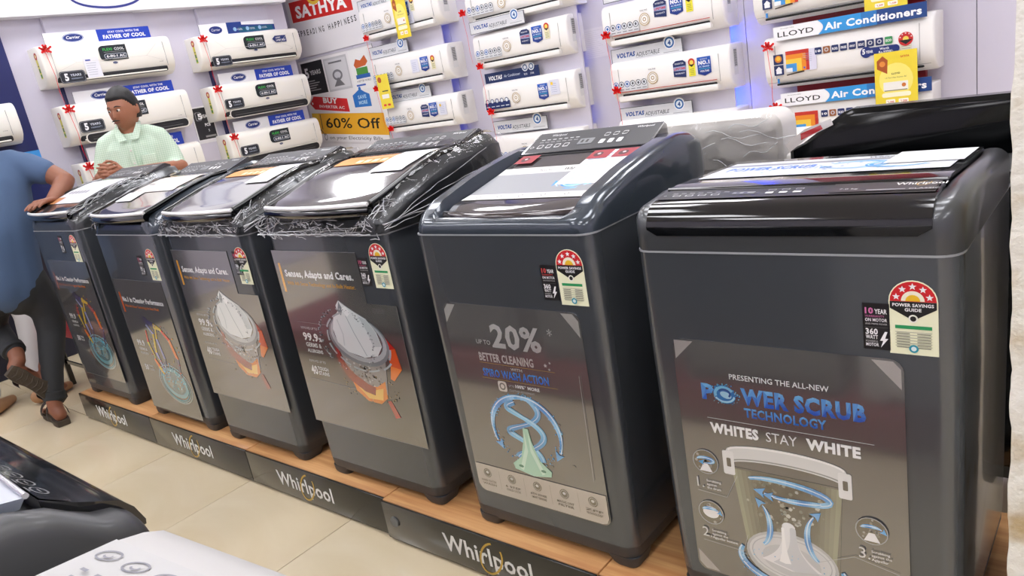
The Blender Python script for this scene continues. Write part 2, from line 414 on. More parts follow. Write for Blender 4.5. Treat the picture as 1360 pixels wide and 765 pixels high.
# ------------------------------------------------------------------ washing machine pieces
def energy_label(p, w=.072, h=.128, small=False):
    r = w/2; cy = h-r; n = 14
    pts = [(-r, 0), (r, 0)]+[(r*math.cos(PI*k/n), cy+r*math.sin(PI*k/n)) for k in range(n+1)]
    p.plate(pts, (238, 238, 205), .0008)
    p.poly([(r*.95*math.cos(PI*k/n), cy+r*.95*math.sin(PI*k/n)) for k in range(n+1)], (206, 28, 38))
    p.poly([(r*.48*math.cos(PI*k/n), cy+.001+r*.48*math.sin(PI*k/n)) for k in range(n+1)], (240, 236, 214))
    p.poly([(r*.3*math.cos(PI*k/n), cy+.001+r*.3*math.sin(PI*k/n)) for k in range(n+1)], (232, 186, 40))
    for k in range(5):
        a = R(162-36*k); p.star(r*.71*math.cos(a), cy+r*.71*math.sin(a), r*.17, WH)
    p.poly([(-r*.95, cy), (-r*.95, cy-.012), (0, cy-.032), (r*.95, cy-.012), (r*.95, cy)], (22, 22, 24))
    if not small:
        p.text('POWER SAVINGS', 0, cy-.0085, .0055, WH, w=w*.84, bold=.03, align='c')
        p.text('GUIDE', 0, cy-.0165, .0055, WH, w=w*.34, bold=.03, align='c')
    p.disc(0, cy-.029, .007, (238, 238, 225)); p.disc(0, cy-.029, .0045, (30, 30, 30))
    y = cy-.047
    p.rect(-r*.75, y, r*.75, y+.006, (40, 150, 90))
    for k in range(6):
        yy = y-.006-k*.0048; p.rect(-r*.75, yy, r*.75, yy+.0008, (150, 150, 140)); p.rect(-r*.7, yy-.0028, -r*.15, yy-.0014, (120, 120, 110)); p.rect(r*.15, yy-.0028, r*.7, yy-.0014, (120, 120, 110))
    p.disc(0, .011, .007, (40, 150, 170)); p.disc(0, .011, .004, (220, 235, 235))
    return p
def warranty_label(p, w=.042, h=.082, red=(205, 90, 130)):
    p.plate([(0, 0), (w, 0), (w, h), (0, h)], (20, 18, 22), .0008)
    p.rect(.003, h*.48, w-.003, h*.485, (110, 110, 110))
    p.text('10', .004, h*.78, .0105, red, w=.013, bold=.04); p.text('YEAR', .019, h*.78, .0085, WH, w=.019, bold=.02)
    p.text('WARRANTY', .004, h*.7, .004, red, w=.03); p.text('ON MOTOR', .004, h*.61, .0058, WH, w=.034, bold=.02); p.text('AND PRIME MOVER', .004, h*.54, .003, (190, 190, 190), w=.034)
    p.text('360', .004, h*.33, .0105, WH, w=.019, bold=.03); p.text('WATT', .004, h*.23, .007, WH, w=.019, bold=.02)
    p.text('POWERFUL', .004, h*.155, .0036, (190, 190, 190), w=.019); p.text('MOTOR', .004, h*.07, .0058, WH, w=.02, bold=.02)
    p.poly([(.034, h*.4), (.026, h*.2), (.031, h*.2), (.027, h*.05), (.039, h*.25), (.034, h*.25), (.038, h*.4)], WH)
    return p
def arrow(p, cx, cy, rx, ry, a0, a1, w, c1=(40, 130, 205), c2=(150, 205, 240), rot=0., n=22):
    cols = [tuple(lerp(c1[q], c2[q], .42+.42*math.sin(k*.55)) for q in range(3)) for k in range(n)]
    p.arc(cx, cy, rx, ry, a0, a1, w, cols, n, rot, taper=lambda t: .35+.9*math.sin(PI*min(1, t*.9+.1)))
    p.arc(cx, cy, rx*1.03, ry*1.03, a0, a1, w*.25, (185, 222, 245), n, rot)
    a = R(a1); d = 1 if a1 > a0 else -1; c, s_ = math.cos(rot), math.sin(rot)
    ex, ey = rx*math.cos(a), ry*math.sin(a); txx, tyy = -rx*math.sin(a)*d, ry*math.cos(a)*d
    l = math.hypot(txx, tyy) or 1; txx /= l; tyy /= l
    P = [(ex-tyy*w*1.05, ey+txx*w*1.05), (ex+txx*w*2.1, ey+tyy*w*2.1), (ex+tyy*w*1.05, ey-txx*w*1.05), (ex+txx*w*.4, ey+tyy*w*.4)]
    p.poly([(cx+x*c-y*s_, cy+x*s_+y*c) for x, y in P], (70, 155, 220))
def poster_scrub(w, h):
    p = Print(); g = (70, 71, 74)
    p.rr(0, 0, w, h, .022, g, .0015)
    p.rr(.0015, .0015, w-.0015, h-.0015, .021, (84, 83, 83))
    for pts in ([(0.004, h-.004), (.045, h-.004), (.004, h-.045)], [(w-.004, h-.018), (w-.016, h-.004), (w-.05, h-.004), (w-.004, h-.055)], [(.004, .05), (.004, .018), (.018, .004), (.05, .004)], [(w-.05, .004), (w-.018, .004), (w-.004, .018), (w-.004, .05)]):
        p.poly(pts, (158, 152, 150))
    cx = w*.53
    p.text('PRESENTING THE ALL-NEW', w*.27, h-.076, .0115, (225, 225, 228), w=w*.44, bold=.01)
    p.text('P', w*.125, h-.125, .033, (110, 190, 235), w=.026, bold=.05, grad=(28, 96, 190)); p.text('WER SCRUB', w*.318, h-.125, .033, (110, 185, 232), w=w*.535, bold=.05, grad=(24, 90, 185))
    bxx, byy = w*.238, h-.111
    p.disc(bxx, byy, .0235, (34, 116, 176), .0195, rot=-.3); p.disc(bxx+.003, byy-.001, .012, (150, 205, 228), .007, rot=-.3); p.arc(bxx, byy, .019, .015, 30, 200, .006, (110, 190, 225)); p.arc(bxx, byy, .021, .016, 210, 350, .004, (150, 215, 238)); p.arc(bxx, byy+.002, .012, .009, -40, 150, .004, (20, 80, 140)); p.specks(bxx, byy, .032, .024, 60, .0012, [(120, 200, 230), (50, 140, 200)], .7)
    p.text('TECHNOLOGY', w*.327, h-.153, .0195, (100, 175, 230), w=.155, bold=.03, grad=(30, 95, 185))
    p.rect(w*.14, h-.168, w*.88, h-.167, (205, 205, 205))
    p.text('WHITES', w*.15, h-.199, .0215, (245, 245, 245), w=w*.235, bold=.05); p.text('STAY', w*.42, h-.199, .0215, (225, 225, 225), w=w*.14); p.text('WHITE', w*.6, h-.199, .0215, (245, 245, 245), w=w*.225, bold=.05)
    # the drum: rim, transparent bucket, agitator, water arrows
    bx, by, bw = w*.49, h-.240, w*.252
    p.poly([(bx-bw, by-.03), (bx+bw, by-.03), (bx+bw*.86, .055), (bx+bw*.3, .012), (bx-bw*.3, .012), (bx-bw*.8, .055)], (86, 86, 78))
    z_ = p._up()
    for k in range(22):
        a, b = -1+2*k/22, -1+2*(k+1)/22; mid = abs((a+b)/2); c_ = tuple(lerp(u, v, min(1, max(0, (mid-.35)/.6))) for u, v in zip((48, 44, 38), (138, 140, 116)))
        p.poly([(bx+bw*a, by-.034), (bx+bw*b, by-.034), (bx+bw*.8*b, .075), (bx+bw*.8*a, .075)], c_, z_)
    p.specks(bx, by-.1, bw*.8, .07, 70, .004, [(150, 150, 135), (190, 190, 180), (110, 110, 96)])
    p.disc(bx, .085, bw*.86, (176, 178, 180), .062, 30); p.disc(bx, .088, bw*.8, (206, 208, 212), .052, 30); p.arc(bx, .088, bw*.74, .046, 0, 360, .002, (170, 174, 180), 30)
    p.disc(bx, .082, bw*.55, (188, 190, 196), .036, 24)
    def bell(cx_, y0_, w0_, w1_, hh, col, sh_=0.):
        n_ = 12; f_ = lambda t: w1_+(w0_-w1_)*(1-t)**3
        L_ = [(cx_-f_(t/n_)+sh_*f_(t/n_), y0_+hh*t/n_) for t in range(n_+1)]; R_ = [(cx_+f_(t/n_), y0_+hh*t/n_) for t in range(n_, -1, -1)]
        top = [(cx_+w1_*math.cos(R(a))+(sh_*w1_*.5 if sh_ else 0), y0_+hh+w1_*.8*math.sin(R(a))) for a in range(165, 0, -30)]
        p.poly(L_+top+R_+[(cx_, y0_-w0_*.22)], col)
    bell(bx, .072, .06, .013, .09, (228, 230, 234)); bell(bx+.008, .07, .045, .006, .088, (198, 202, 210)); bell(bx-.012, .076, .012, .003, .08, (244, 245, 247))
    rim = [(bx+bw*1.08*math.cos(R(a)), by+.006+.020*math.sin(R(a))) for a in range(0, 181, 12)]
    rim2 = [(bx+bw*1.06*math.cos(R(a)), by-.028+.020*math.sin(R(a))) for a in range(180, -1, -12)]
    p.poly(rim+rim2, (214, 216, 216))
    p.arc(bx, by+.006, bw*1.04, .017, 0, 180, .004, (240, 240, 240)); p.arc(bx, by-.022, bw*1.04, .018, 0, 180, .003, (150, 152, 150))
    for sx in (-1, 1): p.rr(bx+sx*bw*1.05-.012, by-.05, bx+sx*bw*1.05+.012, by+.004, .004, (225, 226, 226)); p.rr(bx+sx*bw*1.05-.004, by-.032, bx+sx*bw*1.05+.005, by-.012, .002, (30, 30, 30))
    arrow(p, bx, by-.062, bw*.78, .019, 150, -120, .011, rot=-.05); arrow(p, bx, by-.066, bw*.7, .016, 330, 250, .010)
    arrow(p, bx-.062, .155, .025, .05, -70, 60, .010); arrow(p, bx+.066, .15, .03, .055, 250, 120, .010)
    arrow(p, bx, .072, bw*.98, .055, 160, 290, .013); arrow(p, bx, .07, bw*.98, .055, 20, -95, .013)
    p.specks(bx, .05, bw*1.2, .05, 60, .0015, [(140, 190, 225), (90, 150, 200)], .7)
    # three call-outs
    def callout(x, y, n, t, line):
        p.disc(x, y, .0285, (150, 152, 156)); p.disc(x, y, .0265, (60, 56, 48)); p.specks(x, y, .024, .024, 22, .003, [(120, 118, 105), (160, 158, 150)])
        if n != '2.': p.poly([(x-.014, y-.022), (x-.005, y-.004), (x+.005, y-.004), (x+.014, y-.022)], (232, 232, 235))
        else: p.disc(x, y+.001, .018, (225, 226, 230), .014)
        arrow(p, x, y+.004, .018, .006, 170, -100 if n == '1.' else 20, .006)
        p.text(n, x-.024, y-.062, .024, (205, 205, 205))
        for k, s_ in enumerate(t): p.text(s_, x-.002, y-.046-k*.0085, .0058, (220, 220, 220), bold=.01)
        p.line(line, .0009, (170, 170, 170))
    callout(w*.105, h-.272, '1.', ['Scrubbing', 'against', 'the drum'], [(w*.05, h-.343), (w*.2, h-.346), (bx-bw*.9, by-.05)])
    callout(w*.105, h-.393, '2.', ['Scrubbing', 'against the', 'Agipellar bottom'], [(w*.05, h-.465), (w*.26, h-.468), (bx-bw*.8, .12)])
    callout(w*.855, h-.345, '3.', ['Scrubbing', 'against the', 'Agipellar'], [(w*.96, h-.425), (w*.78, h-.41), (bx+bw*.5, .1)])
    return p
def poster_spiro(w, h):
    p = Print(); p.rr(0, 0, w, h, .022, (76, 76, 78), .0015); p.rr(.0015, .0015, w-.0015, h-.0015, .021, (86, 85, 85))
    p.poly([(.004, h-.02), (.018, h-.004), (.045, h-.004), (.004, h-.055)], (158, 155, 152)); p.poly([(w-.05, h-.004), (w-.018, h-.004), (w-.004, h-.02), (w-.004, h-.06)], (158, 155, 152))
    c = (176, 173, 172); x0 = w*.22
    p.text('UP TO', .096, h-.104, .012, c, w=.047, bold=.01)
    p.text('20%', .149, h-.107, .061, c, w=.155, bold=.03); p.text('*', w*.77, h-.075, .03, c, w=.014)
    p.text('BETTER CLEANING', .096, h-.149, .022, c, w=.174, bold=.03)
    for dx, dy, r in ((0, 0, .006), (.014, .008, .004), (.01, -.009, .004)): p.star(w*.72+dx, h-.14+dy, r, c)
    p.rect(w*.22, h-.155, w*.78, h-.1544, (190, 150, 60)); p.rect(w*.22, h-.197, w*.78, h-.1964, (190, 150, 60))
    p.text('WITH', w*.5, h-.1665, .0075, c, w=.036, align='c', bold=.01)
    p.text('SPIRO WASH ACTION', .10, h-.191, .0215, (66, 150, 225), w=.208, bold=.02, grad=(46, 96, 200))
    p.rr(.143, h-.228, .171, h-.200, .006, (205, 198, 190)); p.disc(.157, h-.214, .010, (120, 116, 112)); p.disc(.157, h-.214, .006, (205, 198, 190))
    p.text('UP TO', .178, h-.212, .006, c, w=.018); p.text('100%* MORE', .2, h-.212, .0085, (225, 225, 225), w=.075, bold=.03); p.text('CLOTHES MOVEMENT', .178, h-.224, .0055, c, w=.08)
    cx, cy = w*.487, h*.345
    for k in range(30):
        x = cx+.15*random.uniform(-1, 1); y = cy+.08*random.uniform(-1, 1)
        if k < 7: p.disc(x, y, .006, (58, 58, 60), .004, 8, rot=random.random())
    p.specks(cx, cy+.03, .12, .1, 120, .0016, [(70, 160, 220), (120, 190, 235)], .78)
    # helix of water over the agitator
    for ph, dz in ((0., 0.), (PI, .00003)):
        pts = []; cl = []
        for k in range(41):
            t = k/40; A = .040+.018*math.sin(PI*min(1, t*1.2)); y = cy+.112-.165*t; x = cx+A*math.sin(2*PI*1.15*t+ph+.6); pts.append((x, y+.010*math.cos(2*PI*1.15*t+ph+.6)))
            u = .5+.5*math.cos(2*PI*1.15*t+ph+.6); cl.append(tuple(lerp(a, b, u) for a, b in zip((52, 134, 196), (130, 200, 236))))
        p.line(pts, [.012+.006*abs(math.sin(2*PI*1.15*k/40+ph+.6)) for k in range(41)], cl); p.line([(a+.002, b+.002) for a, b in pts], .0016, (180, 224, 244))
    arrow(p, cx, cy+.025, .108, .095, 80, 205, .013); arrow(p, cx, cy+.025, .108, .095, 100, -25, .013)
    p.specks(cx, cy+.03, .118, .102, 120, .0014, [(90, 170, 225), (130, 200, 238)], .88)
    p.poly([(cx-.062, cy-.075), (cx-.03, cy-.05), (cx-.013, cy+.0), (cx-.008, cy+.035), (cx+.008, cy+.035), (cx+.013, cy), (cx+.03, cy-.05), (cx+.062, cy-.075), (cx+.058, cy-.09), (cx, cy-.1), (cx-.058, cy-.09)], (158, 208, 182))
    for s_ in (-1, 1): p.poly([(cx+s_*.006, cy+.03), (cx+s_*.012, cy-.02), (cx+s_*.04, cy-.085), (cx+s_*.03, cy-.09), (cx+s_*.004, cy-.03)], (190, 228, 208)); p.disc(cx+s_*.036, cy-.078, .008, (70, 130, 105), .004)
    # icon strip at the foot
    p.poly([(.003, .085), (.003, .022), (.012, .008), (.024, .003), (w-.024, .003), (w-.01, .008), (w-.003, .022), (w-.003, .085)], (178, 168, 158))
    for k, t in enumerate((('HARD WATER', 'WASH'), ('6 STEP', 'CHILD LOCK'), ('6TH SENSE', 'SMART SENSORS'), ('MAGIC LINT', 'FILTER'), ('ZPF', 'TECHNOLOGY'))):
        x = w*(.1+.2*k); p.disc(x, .06, .0135, (40, 38, 36)); p.disc(x, .06, .0115, (160, 152, 144)); p.disc(x, .06, .0095, (52, 50, 48)); p.disc(x, .062, .005, (200, 196, 190), .004)
        p.text(t[0], x, .033, .0062, (60, 56, 52), w=.052, align='c', bold=.02); p.text(t[1], x, .023, .0062, (60, 56, 52), w=.048, align='c', bold=.02)
        if k: p.rect(x-.043, .02, x-.0424, .075, (120, 112, 104))
    p.line([(w*.93, .12), (w*.945, h*.72)], .0012, (165, 160, 158))
    return p
def clear_sheet_marks(p, w, h, nx=0., nz=0.):
    p.rect(w*.06, h-.028, w*.06+.05, h-.012, (84, 84, 84)); p.rect(w*.8, h-.028-nz, w*.8+.05, h-.012-nz, (84, 84, 84))
    for x in (.012, w*.45, w*.85): p.rect(x, .012, x+.045, .026, (84, 82, 80))
    p.rect(0, h-.0012, w-nx, h, (130, 132, 134)); p.rect(w-.0012, 0, w, h-nz, (120, 122, 124)); p.rect(0, 0, w, .0012, (150, 148, 145))
def poster_shirt(w, h):
    p = Print(); p.plate([(0, 0), (w, 0), (w, h-.15), (w-.125, h-.15), (w-.125, h), (0, h)], (72, 72, 72), .0012); clear_sheet_marks(p, w, h, .125, .15)
    p.rect(.02, h-.135, .032, h-.04, (214, 150, 36))
    p.text('Senses, Adapts and Cares.', .046, h-.083, .022, (236, 236, 238), w=w*.62, bold=.035)
    p.text('With 6th Sense Technology and In-Built Heater.', .046, h-.11, .0125, (196, 140, 40), w=w*.62, bold=.015)
    y = h*.55
    p.rect(.04, y+.03, w*.4, y+.031, (150, 148, 145)); p.text('REMOVES UP TO', .055, y+.008, .0085, (200, 198, 195), w=.085)
    p.text('99.9', .055, y-.03, .026, (232, 232, 232), w=.078, bold=.03); p.text('%', .135, y-.03, .014, (232, 232, 232), w=.014, bold=.02)
    p.text('GERMS &', .06, y-.052, .0145, (225, 225, 225), w=.08, bold=.02); p.text('ALLERGENS', .06, y-.071, .0115, (225, 225, 225), w=.08, bold=.02)
    p.text('REMOVES UP TO', .055, y-.105, .0085, (200, 198, 195), w=.085); p.text('40', .052, y-.147, .03, (232, 232, 232), w=.034, bold=.03)
    p.text('TOUGH', .09, y-.131, .013, (225, 225, 225), w=.055, bold=.02); p.text('STAINS', .09, y-.147, .013, (225, 225, 225), w=.055, bold=.02)
    p.line([(.04, y-.165), (w*.45, y-.172), (w*.5, y-.168)], .001, (160, 155, 150))
    cx, cy = w*.62, h*.55; k0_ = len(p.v)
    # drum body, flames, red ribbon, shirt in the open drum, splashes
    p.poly([(cx-.085, cy+.0), (cx+.085, cy-.01), (cx+.062, cy-.16), (cx+.03, cy-.19), (cx-.02, cy-.185), (cx-.055, cy-.15)], (142, 140, 138))
    p.specks(cx, cy-.08, .07, .075, 90, .004, [(112, 110, 108), (176, 176, 176), (90, 88, 86)])
    p.poly([(cx-.058, cy-.13), (cx-.02, cy-.145), (cx+.03, cy-.14), (cx+.062, cy-.115), (cx+.058, cy-.175), (cx+.03, cy-.2), (cx-.015, cy-.198), (cx-.05, cy-.168)], (222, 130, 44))
    p.poly([(cx-.04, cy-.152), (cx, cy-.16), (cx+.05, cy-.142), (cx+.04, cy-.185), (cx-.01, cy-.188)], (240, 190, 90))
    p.line([(cx-.09, cy-.02), (cx-.085, cy-.07), (cx-.06, cy-.115), (cx-.01, cy-.15), (cx+.02, cy-.158)], [.01, .022, .032, .034, .03], (146, 36, 32))
    p.line([(cx+.078, cy+.05), (cx+.108, cy-.0), (cx+.112, cy-.06), (cx+.09, cy-.105)], [.012, .03, .036, .012], [(176, 36, 26), (210, 80, 30), (232, 120, 40)])
    p.poly([(cx+.055, cy-.185), (cx+.068, cy-.18), (cx+.088, cy-.235), (cx+.07, cy-.242)], (170, 48, 40))
    p.disc(cx, cy+.015, .105, (120, 128, 133), .085, 28, rot=-.25); p.disc(cx, cy+.02, .097, (166, 174, 178), .077, 28, rot=-.25); p.disc(cx, cy+.025, .086, (84, 92, 98), .066, 28, rot=-.25)
    p.poly([(cx-.078, cy+.0), (cx-.084, cy+.045), (cx-.072, cy+.085), (cx-.05, cy+.108), (cx-.052, cy+.128), (cx-.038, cy+.146), (cx-.018, cy+.130), (cx+.01, cy+.112), (cx+.045, cy+.092), (cx+.072, cy+.05), (cx+.08, cy+.005), (cx+.058, cy-.03), (cx+.01, cy-.042), (cx-.045, cy-.03)], (216, 224, 225))
    p.poly([(cx-.05, cy+.110), (cx-.038, cy+.143), (cx-.03, cy+.118), (cx-.04, cy+.095)], (120, 132, 138)); p.poly([(cx-.034, cy+.118), (cx-.018, cy+.130), (cx-.004, cy+.108), (cx-.02, cy+.092)], (236, 240, 240))
    p.poly([(cx+.02, cy+.10), (cx+.045, cy+.09), (cx+.07, cy+.05), (cx+.078, cy+.005), (cx+.05, cy+.0), (cx+.04, cy+.05)], (188, 198, 201))
    p.line([(cx-.024, cy+.096), (cx-.008, cy+.04), (cx+.02, cy-.035)], .0025, (160, 170, 175)); p.line([(cx-.06, cy+.08), (cx-.05, cy+.03), (cx-.055, cy-.01)], .004, (192, 202, 205))
    for k in range(9):
        a = 120+k*28; p.arc(cx, cy+.01, .112+.006*math.sin(k*3), .098, a, a+22, .006, (158, 168, 172), 6, rot=-.2)
    p.specks(cx-.045, cy+.01, .10, .11, 130, .0024, [(188, 196, 200), (150, 156, 160), (110, 114, 118)], .9)
    p.specks(cx-.0, cy-.15, .1, .06, 60, .0018, [(50, 44, 40), (190, 160, 110)], .6)
    p.stretch(k0_, cx, cy, 1.3, .93, 0, -.02)
    return p
def poster_ring(w, h):
    p = Print(); p.plate([(0, 0), (w, 0), (w, h), (0, h)], (84, 83, 82), .0012); clear_sheet_marks(p, w, h)
    p.rect(.02, h-.15, .034, h-.06, (200, 92, 40))
    p.text('No.1 in Cleaning Performance', .04, h-.1, .021, (236, 236, 238), w=w*.84, bold=.035)
    p.text('With 6th Sense Technology for Best Wash', .045, h-.125, .0115, (206, 110, 48), w=w*.7, bold=.015)
    y = h*.5; p.text('99.9', .045, y, .026, (215, 215, 215), w=.07, bold=.03); p.text('GERMS &', .05, y-.022, .0125, (205, 205, 205), w=.07, bold=.02); p.text('ALLERGENS', .05, y-.04, .0105, (205, 205, 205), w=.07)
    p.text('50', .045, y-.115, .026, (215, 215, 215), w=.033, bold=.03); p.text('STAINS', .082, y-.1, .0115, (205, 205, 205), w=.045); p.text('TOUGH', .082, y-.115, .0115, (205, 205, 205), w=.045)
    cx, cy = w*.66, h*.25; k0_ = len(p.v)
    for k, c in enumerate(((150, 168, 168), (120, 160, 166), (96, 150, 160))): p.arc(cx, cy-.005-k*.003, .108-.012*k, .078-.009*k, 0, 360, .005, c, 32, rot=-.15)
    p.disc(cx, cy, .086, (112, 160, 168), .062, 28, rot=-.15); p.disc(cx, cy+.002, .07, (82, 128, 138), .048, 28, rot=-.15)
    p.disc(cx-.03, cy+.004, .018, (150, 150, 140), .028, 14); p.disc(cx+.028, cy-.006, .02, (140, 148, 140), .03, 14)
    p.specks(cx, cy+.03, .085, .055, 160, .003, [(90, 170, 190), (150, 200, 210), (60, 120, 150)], .3)
    cols = [(206, 60, 44), (70, 66, 120), (196, 170, 60), (150, 150, 190), (222, 120, 60), (64, 96, 150)]
    def limb(a, c, w0): p.line(a, [w0*.6]+[w0]*(len(a)-2)+[w0*.5], c)
    limb([(cx-.085, cy+.235), (cx-.05, cy+.2), (cx-.07, cy+.12), (cx-.05, cy+.05)], [cols[3], cols[2], cols[3]], .014)
    limb([(cx-.02, cy+.225), (cx-.035, cy+.18), (cx-.02, cy+.1), (cx-.035, cy+.045)], [cols[2], cols[3], cols[5]], .012)
    limb([(cx+.01, cy+.225), (cx+.055, cy+.185), (cx+.075, cy+.11), (cx+.06, cy+.03)], [cols[0], cols[4], cols[1]], .018)
    limb([(cx-.1, cy+.21), (cx-.11, cy+.16), (cx-.09, cy+.1)], [cols[0], cols[2]], .014)
    limb([(cx-.09, cy+.255), (cx-.03, cy+.235), (cx+.02, cy+.222)], [cols[1], cols[2]], .022); p.disc(cx-.085, cy+.258, .016, (60, 54, 90), .011)
    limb([(cx-.1, cy+.09), (cx-.08, cy+.06), (cx-.06, cy+.03)], [cols[4], cols[2]], .02)
    p.specks(cx-.01, cy+.14, .12, .12, 70, .0026, cols, .5)
    p.stretch(k0_, cx, cy, 1.22, 1.08)
    return p

def sheet(parent, name, zf, x0, y0, x1, y1, draw, m=None, skew=0., lift=.0016):
    """paper or film lying on a sloping lid; draw(p, w, h) draws in 0..w, 0..h"""
    p = Print(.00006); w, h = x1-x0, y1-y0; draw(p, w, h)
    return p.build(name, parent, None, m or M_PRINT, f=lambda x, y: Vector((x0+x+skew*y, y0+y, zf(y0+y)+lift)))
def paper_plate(p, w, h, col=(236, 236, 238), n=6):
    z = p._up()
    for i in range(n): p.poly([(0, h*i/n), (w, h*i/n), (w, h*(i+1)/n), (0, h*(i+1)/n)], col, z)

def machine(name, x0, w, depth, seam, loc_y, label, body=M_BODY, taper=.010, rz=0., z0=PH, x1=None, cut=True):
    """empty + cabinet, base, feet and the thin light seam; local x centred, front at y=0 facing -y"""
    t = empty(name, (x0+w/2, loc_y, z0), rz, label, 'washing machine', 'top loading washing machines on show')
    r = .035
    loops = [rrect(w-2*taper, depth-taper, r, .062, taper*.5), rrect(w-2*taper*.7, depth-taper, r, .2, taper*.25), rrect(w-.004, depth-.002, r, seam*.75, 0), rrect(w-.004, depth-.002, r, seam-.004, 0)]
    MB().loft(loops).build('cabinet', body, t)
    MB().loft([rrect(w-.002, depth, r, seam-.004, -.0015), rrect(w-.002, depth, r, seam-.0005, -.0015)]).build('seam_strip', M_SEAM, t)
    bs = body if body in (M_WHITE, M_FGWHITE) else M_BASE
    MB().loft([rrect(w-2*taper-.012, depth-taper-.012, r-.004, .026, taper*.5+.006), rrect(w-2*taper-.004, depth-taper-.004, r, .04, taper*.5+.002), rrect(w-2*taper-.002, depth-taper, r, .062, taper*.5)]).build('base_skirt', bs, t)
    for sx in (-1, 1):
        for sy in (0, 1):
            cx = sx*(w/2-taper-.047); y = taper*.5+.004 if sy == 0 else depth-.095
            MB().loft([rrect(.066, .075, .018, 0, y+.006, 3, cx+sx*.002), rrect(.074, .085, .02, .01, y, 3, cx+sx*.002), rrect(.094, .09, .02, .03, y, 3, cx-sx*.004)]).build('foot', bs, t)
    return t
def cover_mesh(w, seam, depth, st, wing, rr, chamf=0., rf=.045, rb=.05, off=0.):
    """top cover lofted front to back; st rows (y, z_outer, z_deck)"""
    loops = []; bot = []
    for (y, zo, zi) in st:
        ins = 0.
        if y < rf: ins = rf-math.sqrt(max(0, rf*rf-(rf-y)**2))
        if y > depth-rb: ins = max(ins, rb-math.sqrt(max(0, rb*rb-(y-depth+rb)**2)))
        hw = w/2-ins*.9+off; zo2 = max(zo, seam)+off; zi2 = min(zi+off, zo2); half = []
        if chamf:
            zc = max(seam, zo2-chamf[1]); half = [(hw, seam-.0005), (hw, lerp(seam, zc, .8)), (hw-chamf[0]*.08, zc), (hw-chamf[0]*.8, lerp(zc, zo2, .9)), (hw-chamf[0], zo2), (hw-chamf[0]-wing, zo2), (hw-chamf[0]-wing-.004, zi2)]
        else:
            q = min(rr, max(0, zo2-seam)); half = [(hw, seam-.0005)]+[(hw-q*(1-math.cos(R(a))), zo2-q*(1-math.sin(R(a)))) for a in (0, 20, 40, 60, 80, 90)]+[(hw-q-wing, zo2), (hw-q-wing-.01, lerp(zi2, zo2, .5)), (hw-q-wing-.014, zi2)]
        l = [(-x, y, z) for x, z in half]+[(x, y, z) for x, z in reversed(half)]
        loops.append(l)
    m = MB(); m.loft(loops, True, True, True); return m
def lid_mesh(w, y0, y1, zf, bow, t=.014, zbow=0., r=.0, ny=12, nx=18):
    m = MB()
    def top(u, v):
        x = (u-.5)*w; s_ = (2*u-1)**2; yf = y0-bow*(1-s_); y = lerp(yf, y1, v); z = zf(max(y, y0) if y >= y0 else y)
        z -= zbow*(1-s_)*max(0, 1-v*4)
        if v == 0: z -= t*.45; y += .001
        return (x, y, z)
    tp = [[top(i/nx, j/ny) for i in range(nx+1)] for j in range(ny+1)]
    vs = [p for r_ in tp for p in r_]+[(p[0]*.985, p[1]+(.006 if j == 0 else 0), p[2]-(t if j else t*.6)) for j, r_ in enumerate(tp) for p in r_]
    n = (nx+1)*(ny+1); fs = []
    for j in range(ny):
        for i in range(nx):
            a = j*(nx+1)+i; fs.append((a, a+1, a+nx+2, a+nx+1)); fs.append((n+a, n+a+nx+1, n+a+nx+2, n+a+1))
    for i in range(nx): fs += [(i, n+i, n+i+1, i+1), (ny*(nx+1)+i, ny*(nx+1)+i+1, n+ny*(nx+1)+i+1, n+ny*(nx+1)+i)]
    for j in range(ny):
        a = j*(nx+1); b = a+nx; fs += [(a, a+nx+1, n+a+nx+1, n+a), (b, n+b, n+b+nx+1, b+nx+1)]
    m.add(vs, fs); return m
def wrap_mesh(w, seam, depth, st, amp, zmin, skirt=.05, seed=0., off=.006, chamf=(.045, .04), keep=None):
    """crumpled film over the top cover"""
    ys = [-off+ (depth+2*off)*k/46 for k in range(47)]; zo = [(a, b) for a, b, _ in st]
    loops = []
    for y in ys:
        ins = 0.; rf = .045
        if y < rf: ins = rf-math.sqrt(max(0, rf*rf-(rf-max(y, 0))**2))
        hw = w/2-ins*.9+off; z = interp(zo, min(max(y, .012), depth-.015))+off; zc = max(seam, z-chamf[1])
        half = [(hw, zmin)]+[(hw, lerp(zmin, zc, k/7)) for k in range(1, 8)]+[(lerp(hw, hw-chamf[0], k/3), lerp(zc, z, k/3)) for k in range(1, 4)]
        mid = [(lerp(hw-chamf[0], -(hw-chamf[0]), k/18), z) for k in range(1, 18)]
        l = [(x, y, zz) for x, zz in half]+[(x, y, zz) for x, zz in mid]+[(-x, y, zz) for x, zz in reversed(half)]
        loops.append(l)
    m = MB(); fr = []
    base = loops[0]; rows = [[(x, -off-.001, lerp(zmin, z, k/6)) for x, y, z in base] for k in range(1, 6)]
    loops = rows+loops; ls = []
    for l in loops:
        o = []
        for x, y, z in l:
            v = Vector((x*22+seed, y*22, z*30)); a = amp*abs(noise.noise(v))+amp*.6*abs(noise.noise(v*2.7)); b = amp*.8*noise.noise(v+Vector((9, 3, 1)))
            d = Vector((x, y-depth/2, (z-seam)*2)).normalized()
            o.append((x+d.x*a, y+d.y*a+b*.3, z+d.z*a))
        ls.append(o)
    n = len(ls[0]); vs = [p for l in ls for p in l]; fs = []
    for i in range(len(ls)-1):
        for j in range(n-1):
            a = vs[i*n+j]; q = vs[(i+1)*n+j+1]; x, y = (a[0]+q[0])/2, (a[1]+q[1])/2
            if keep is None or keep(x, y, (a[2]+q[2])/2): fs.append((i*n+j, i*n+j+1, (i+1)*n+j+1, (i+1)*n+j))
    used = sorted({k for f in fs for k in f}); mp = {k: i for i, k in enumerate(used)}
    m.add([vs[k] for k in used], [tuple(mp[k] for k in f) for f in fs]); return m
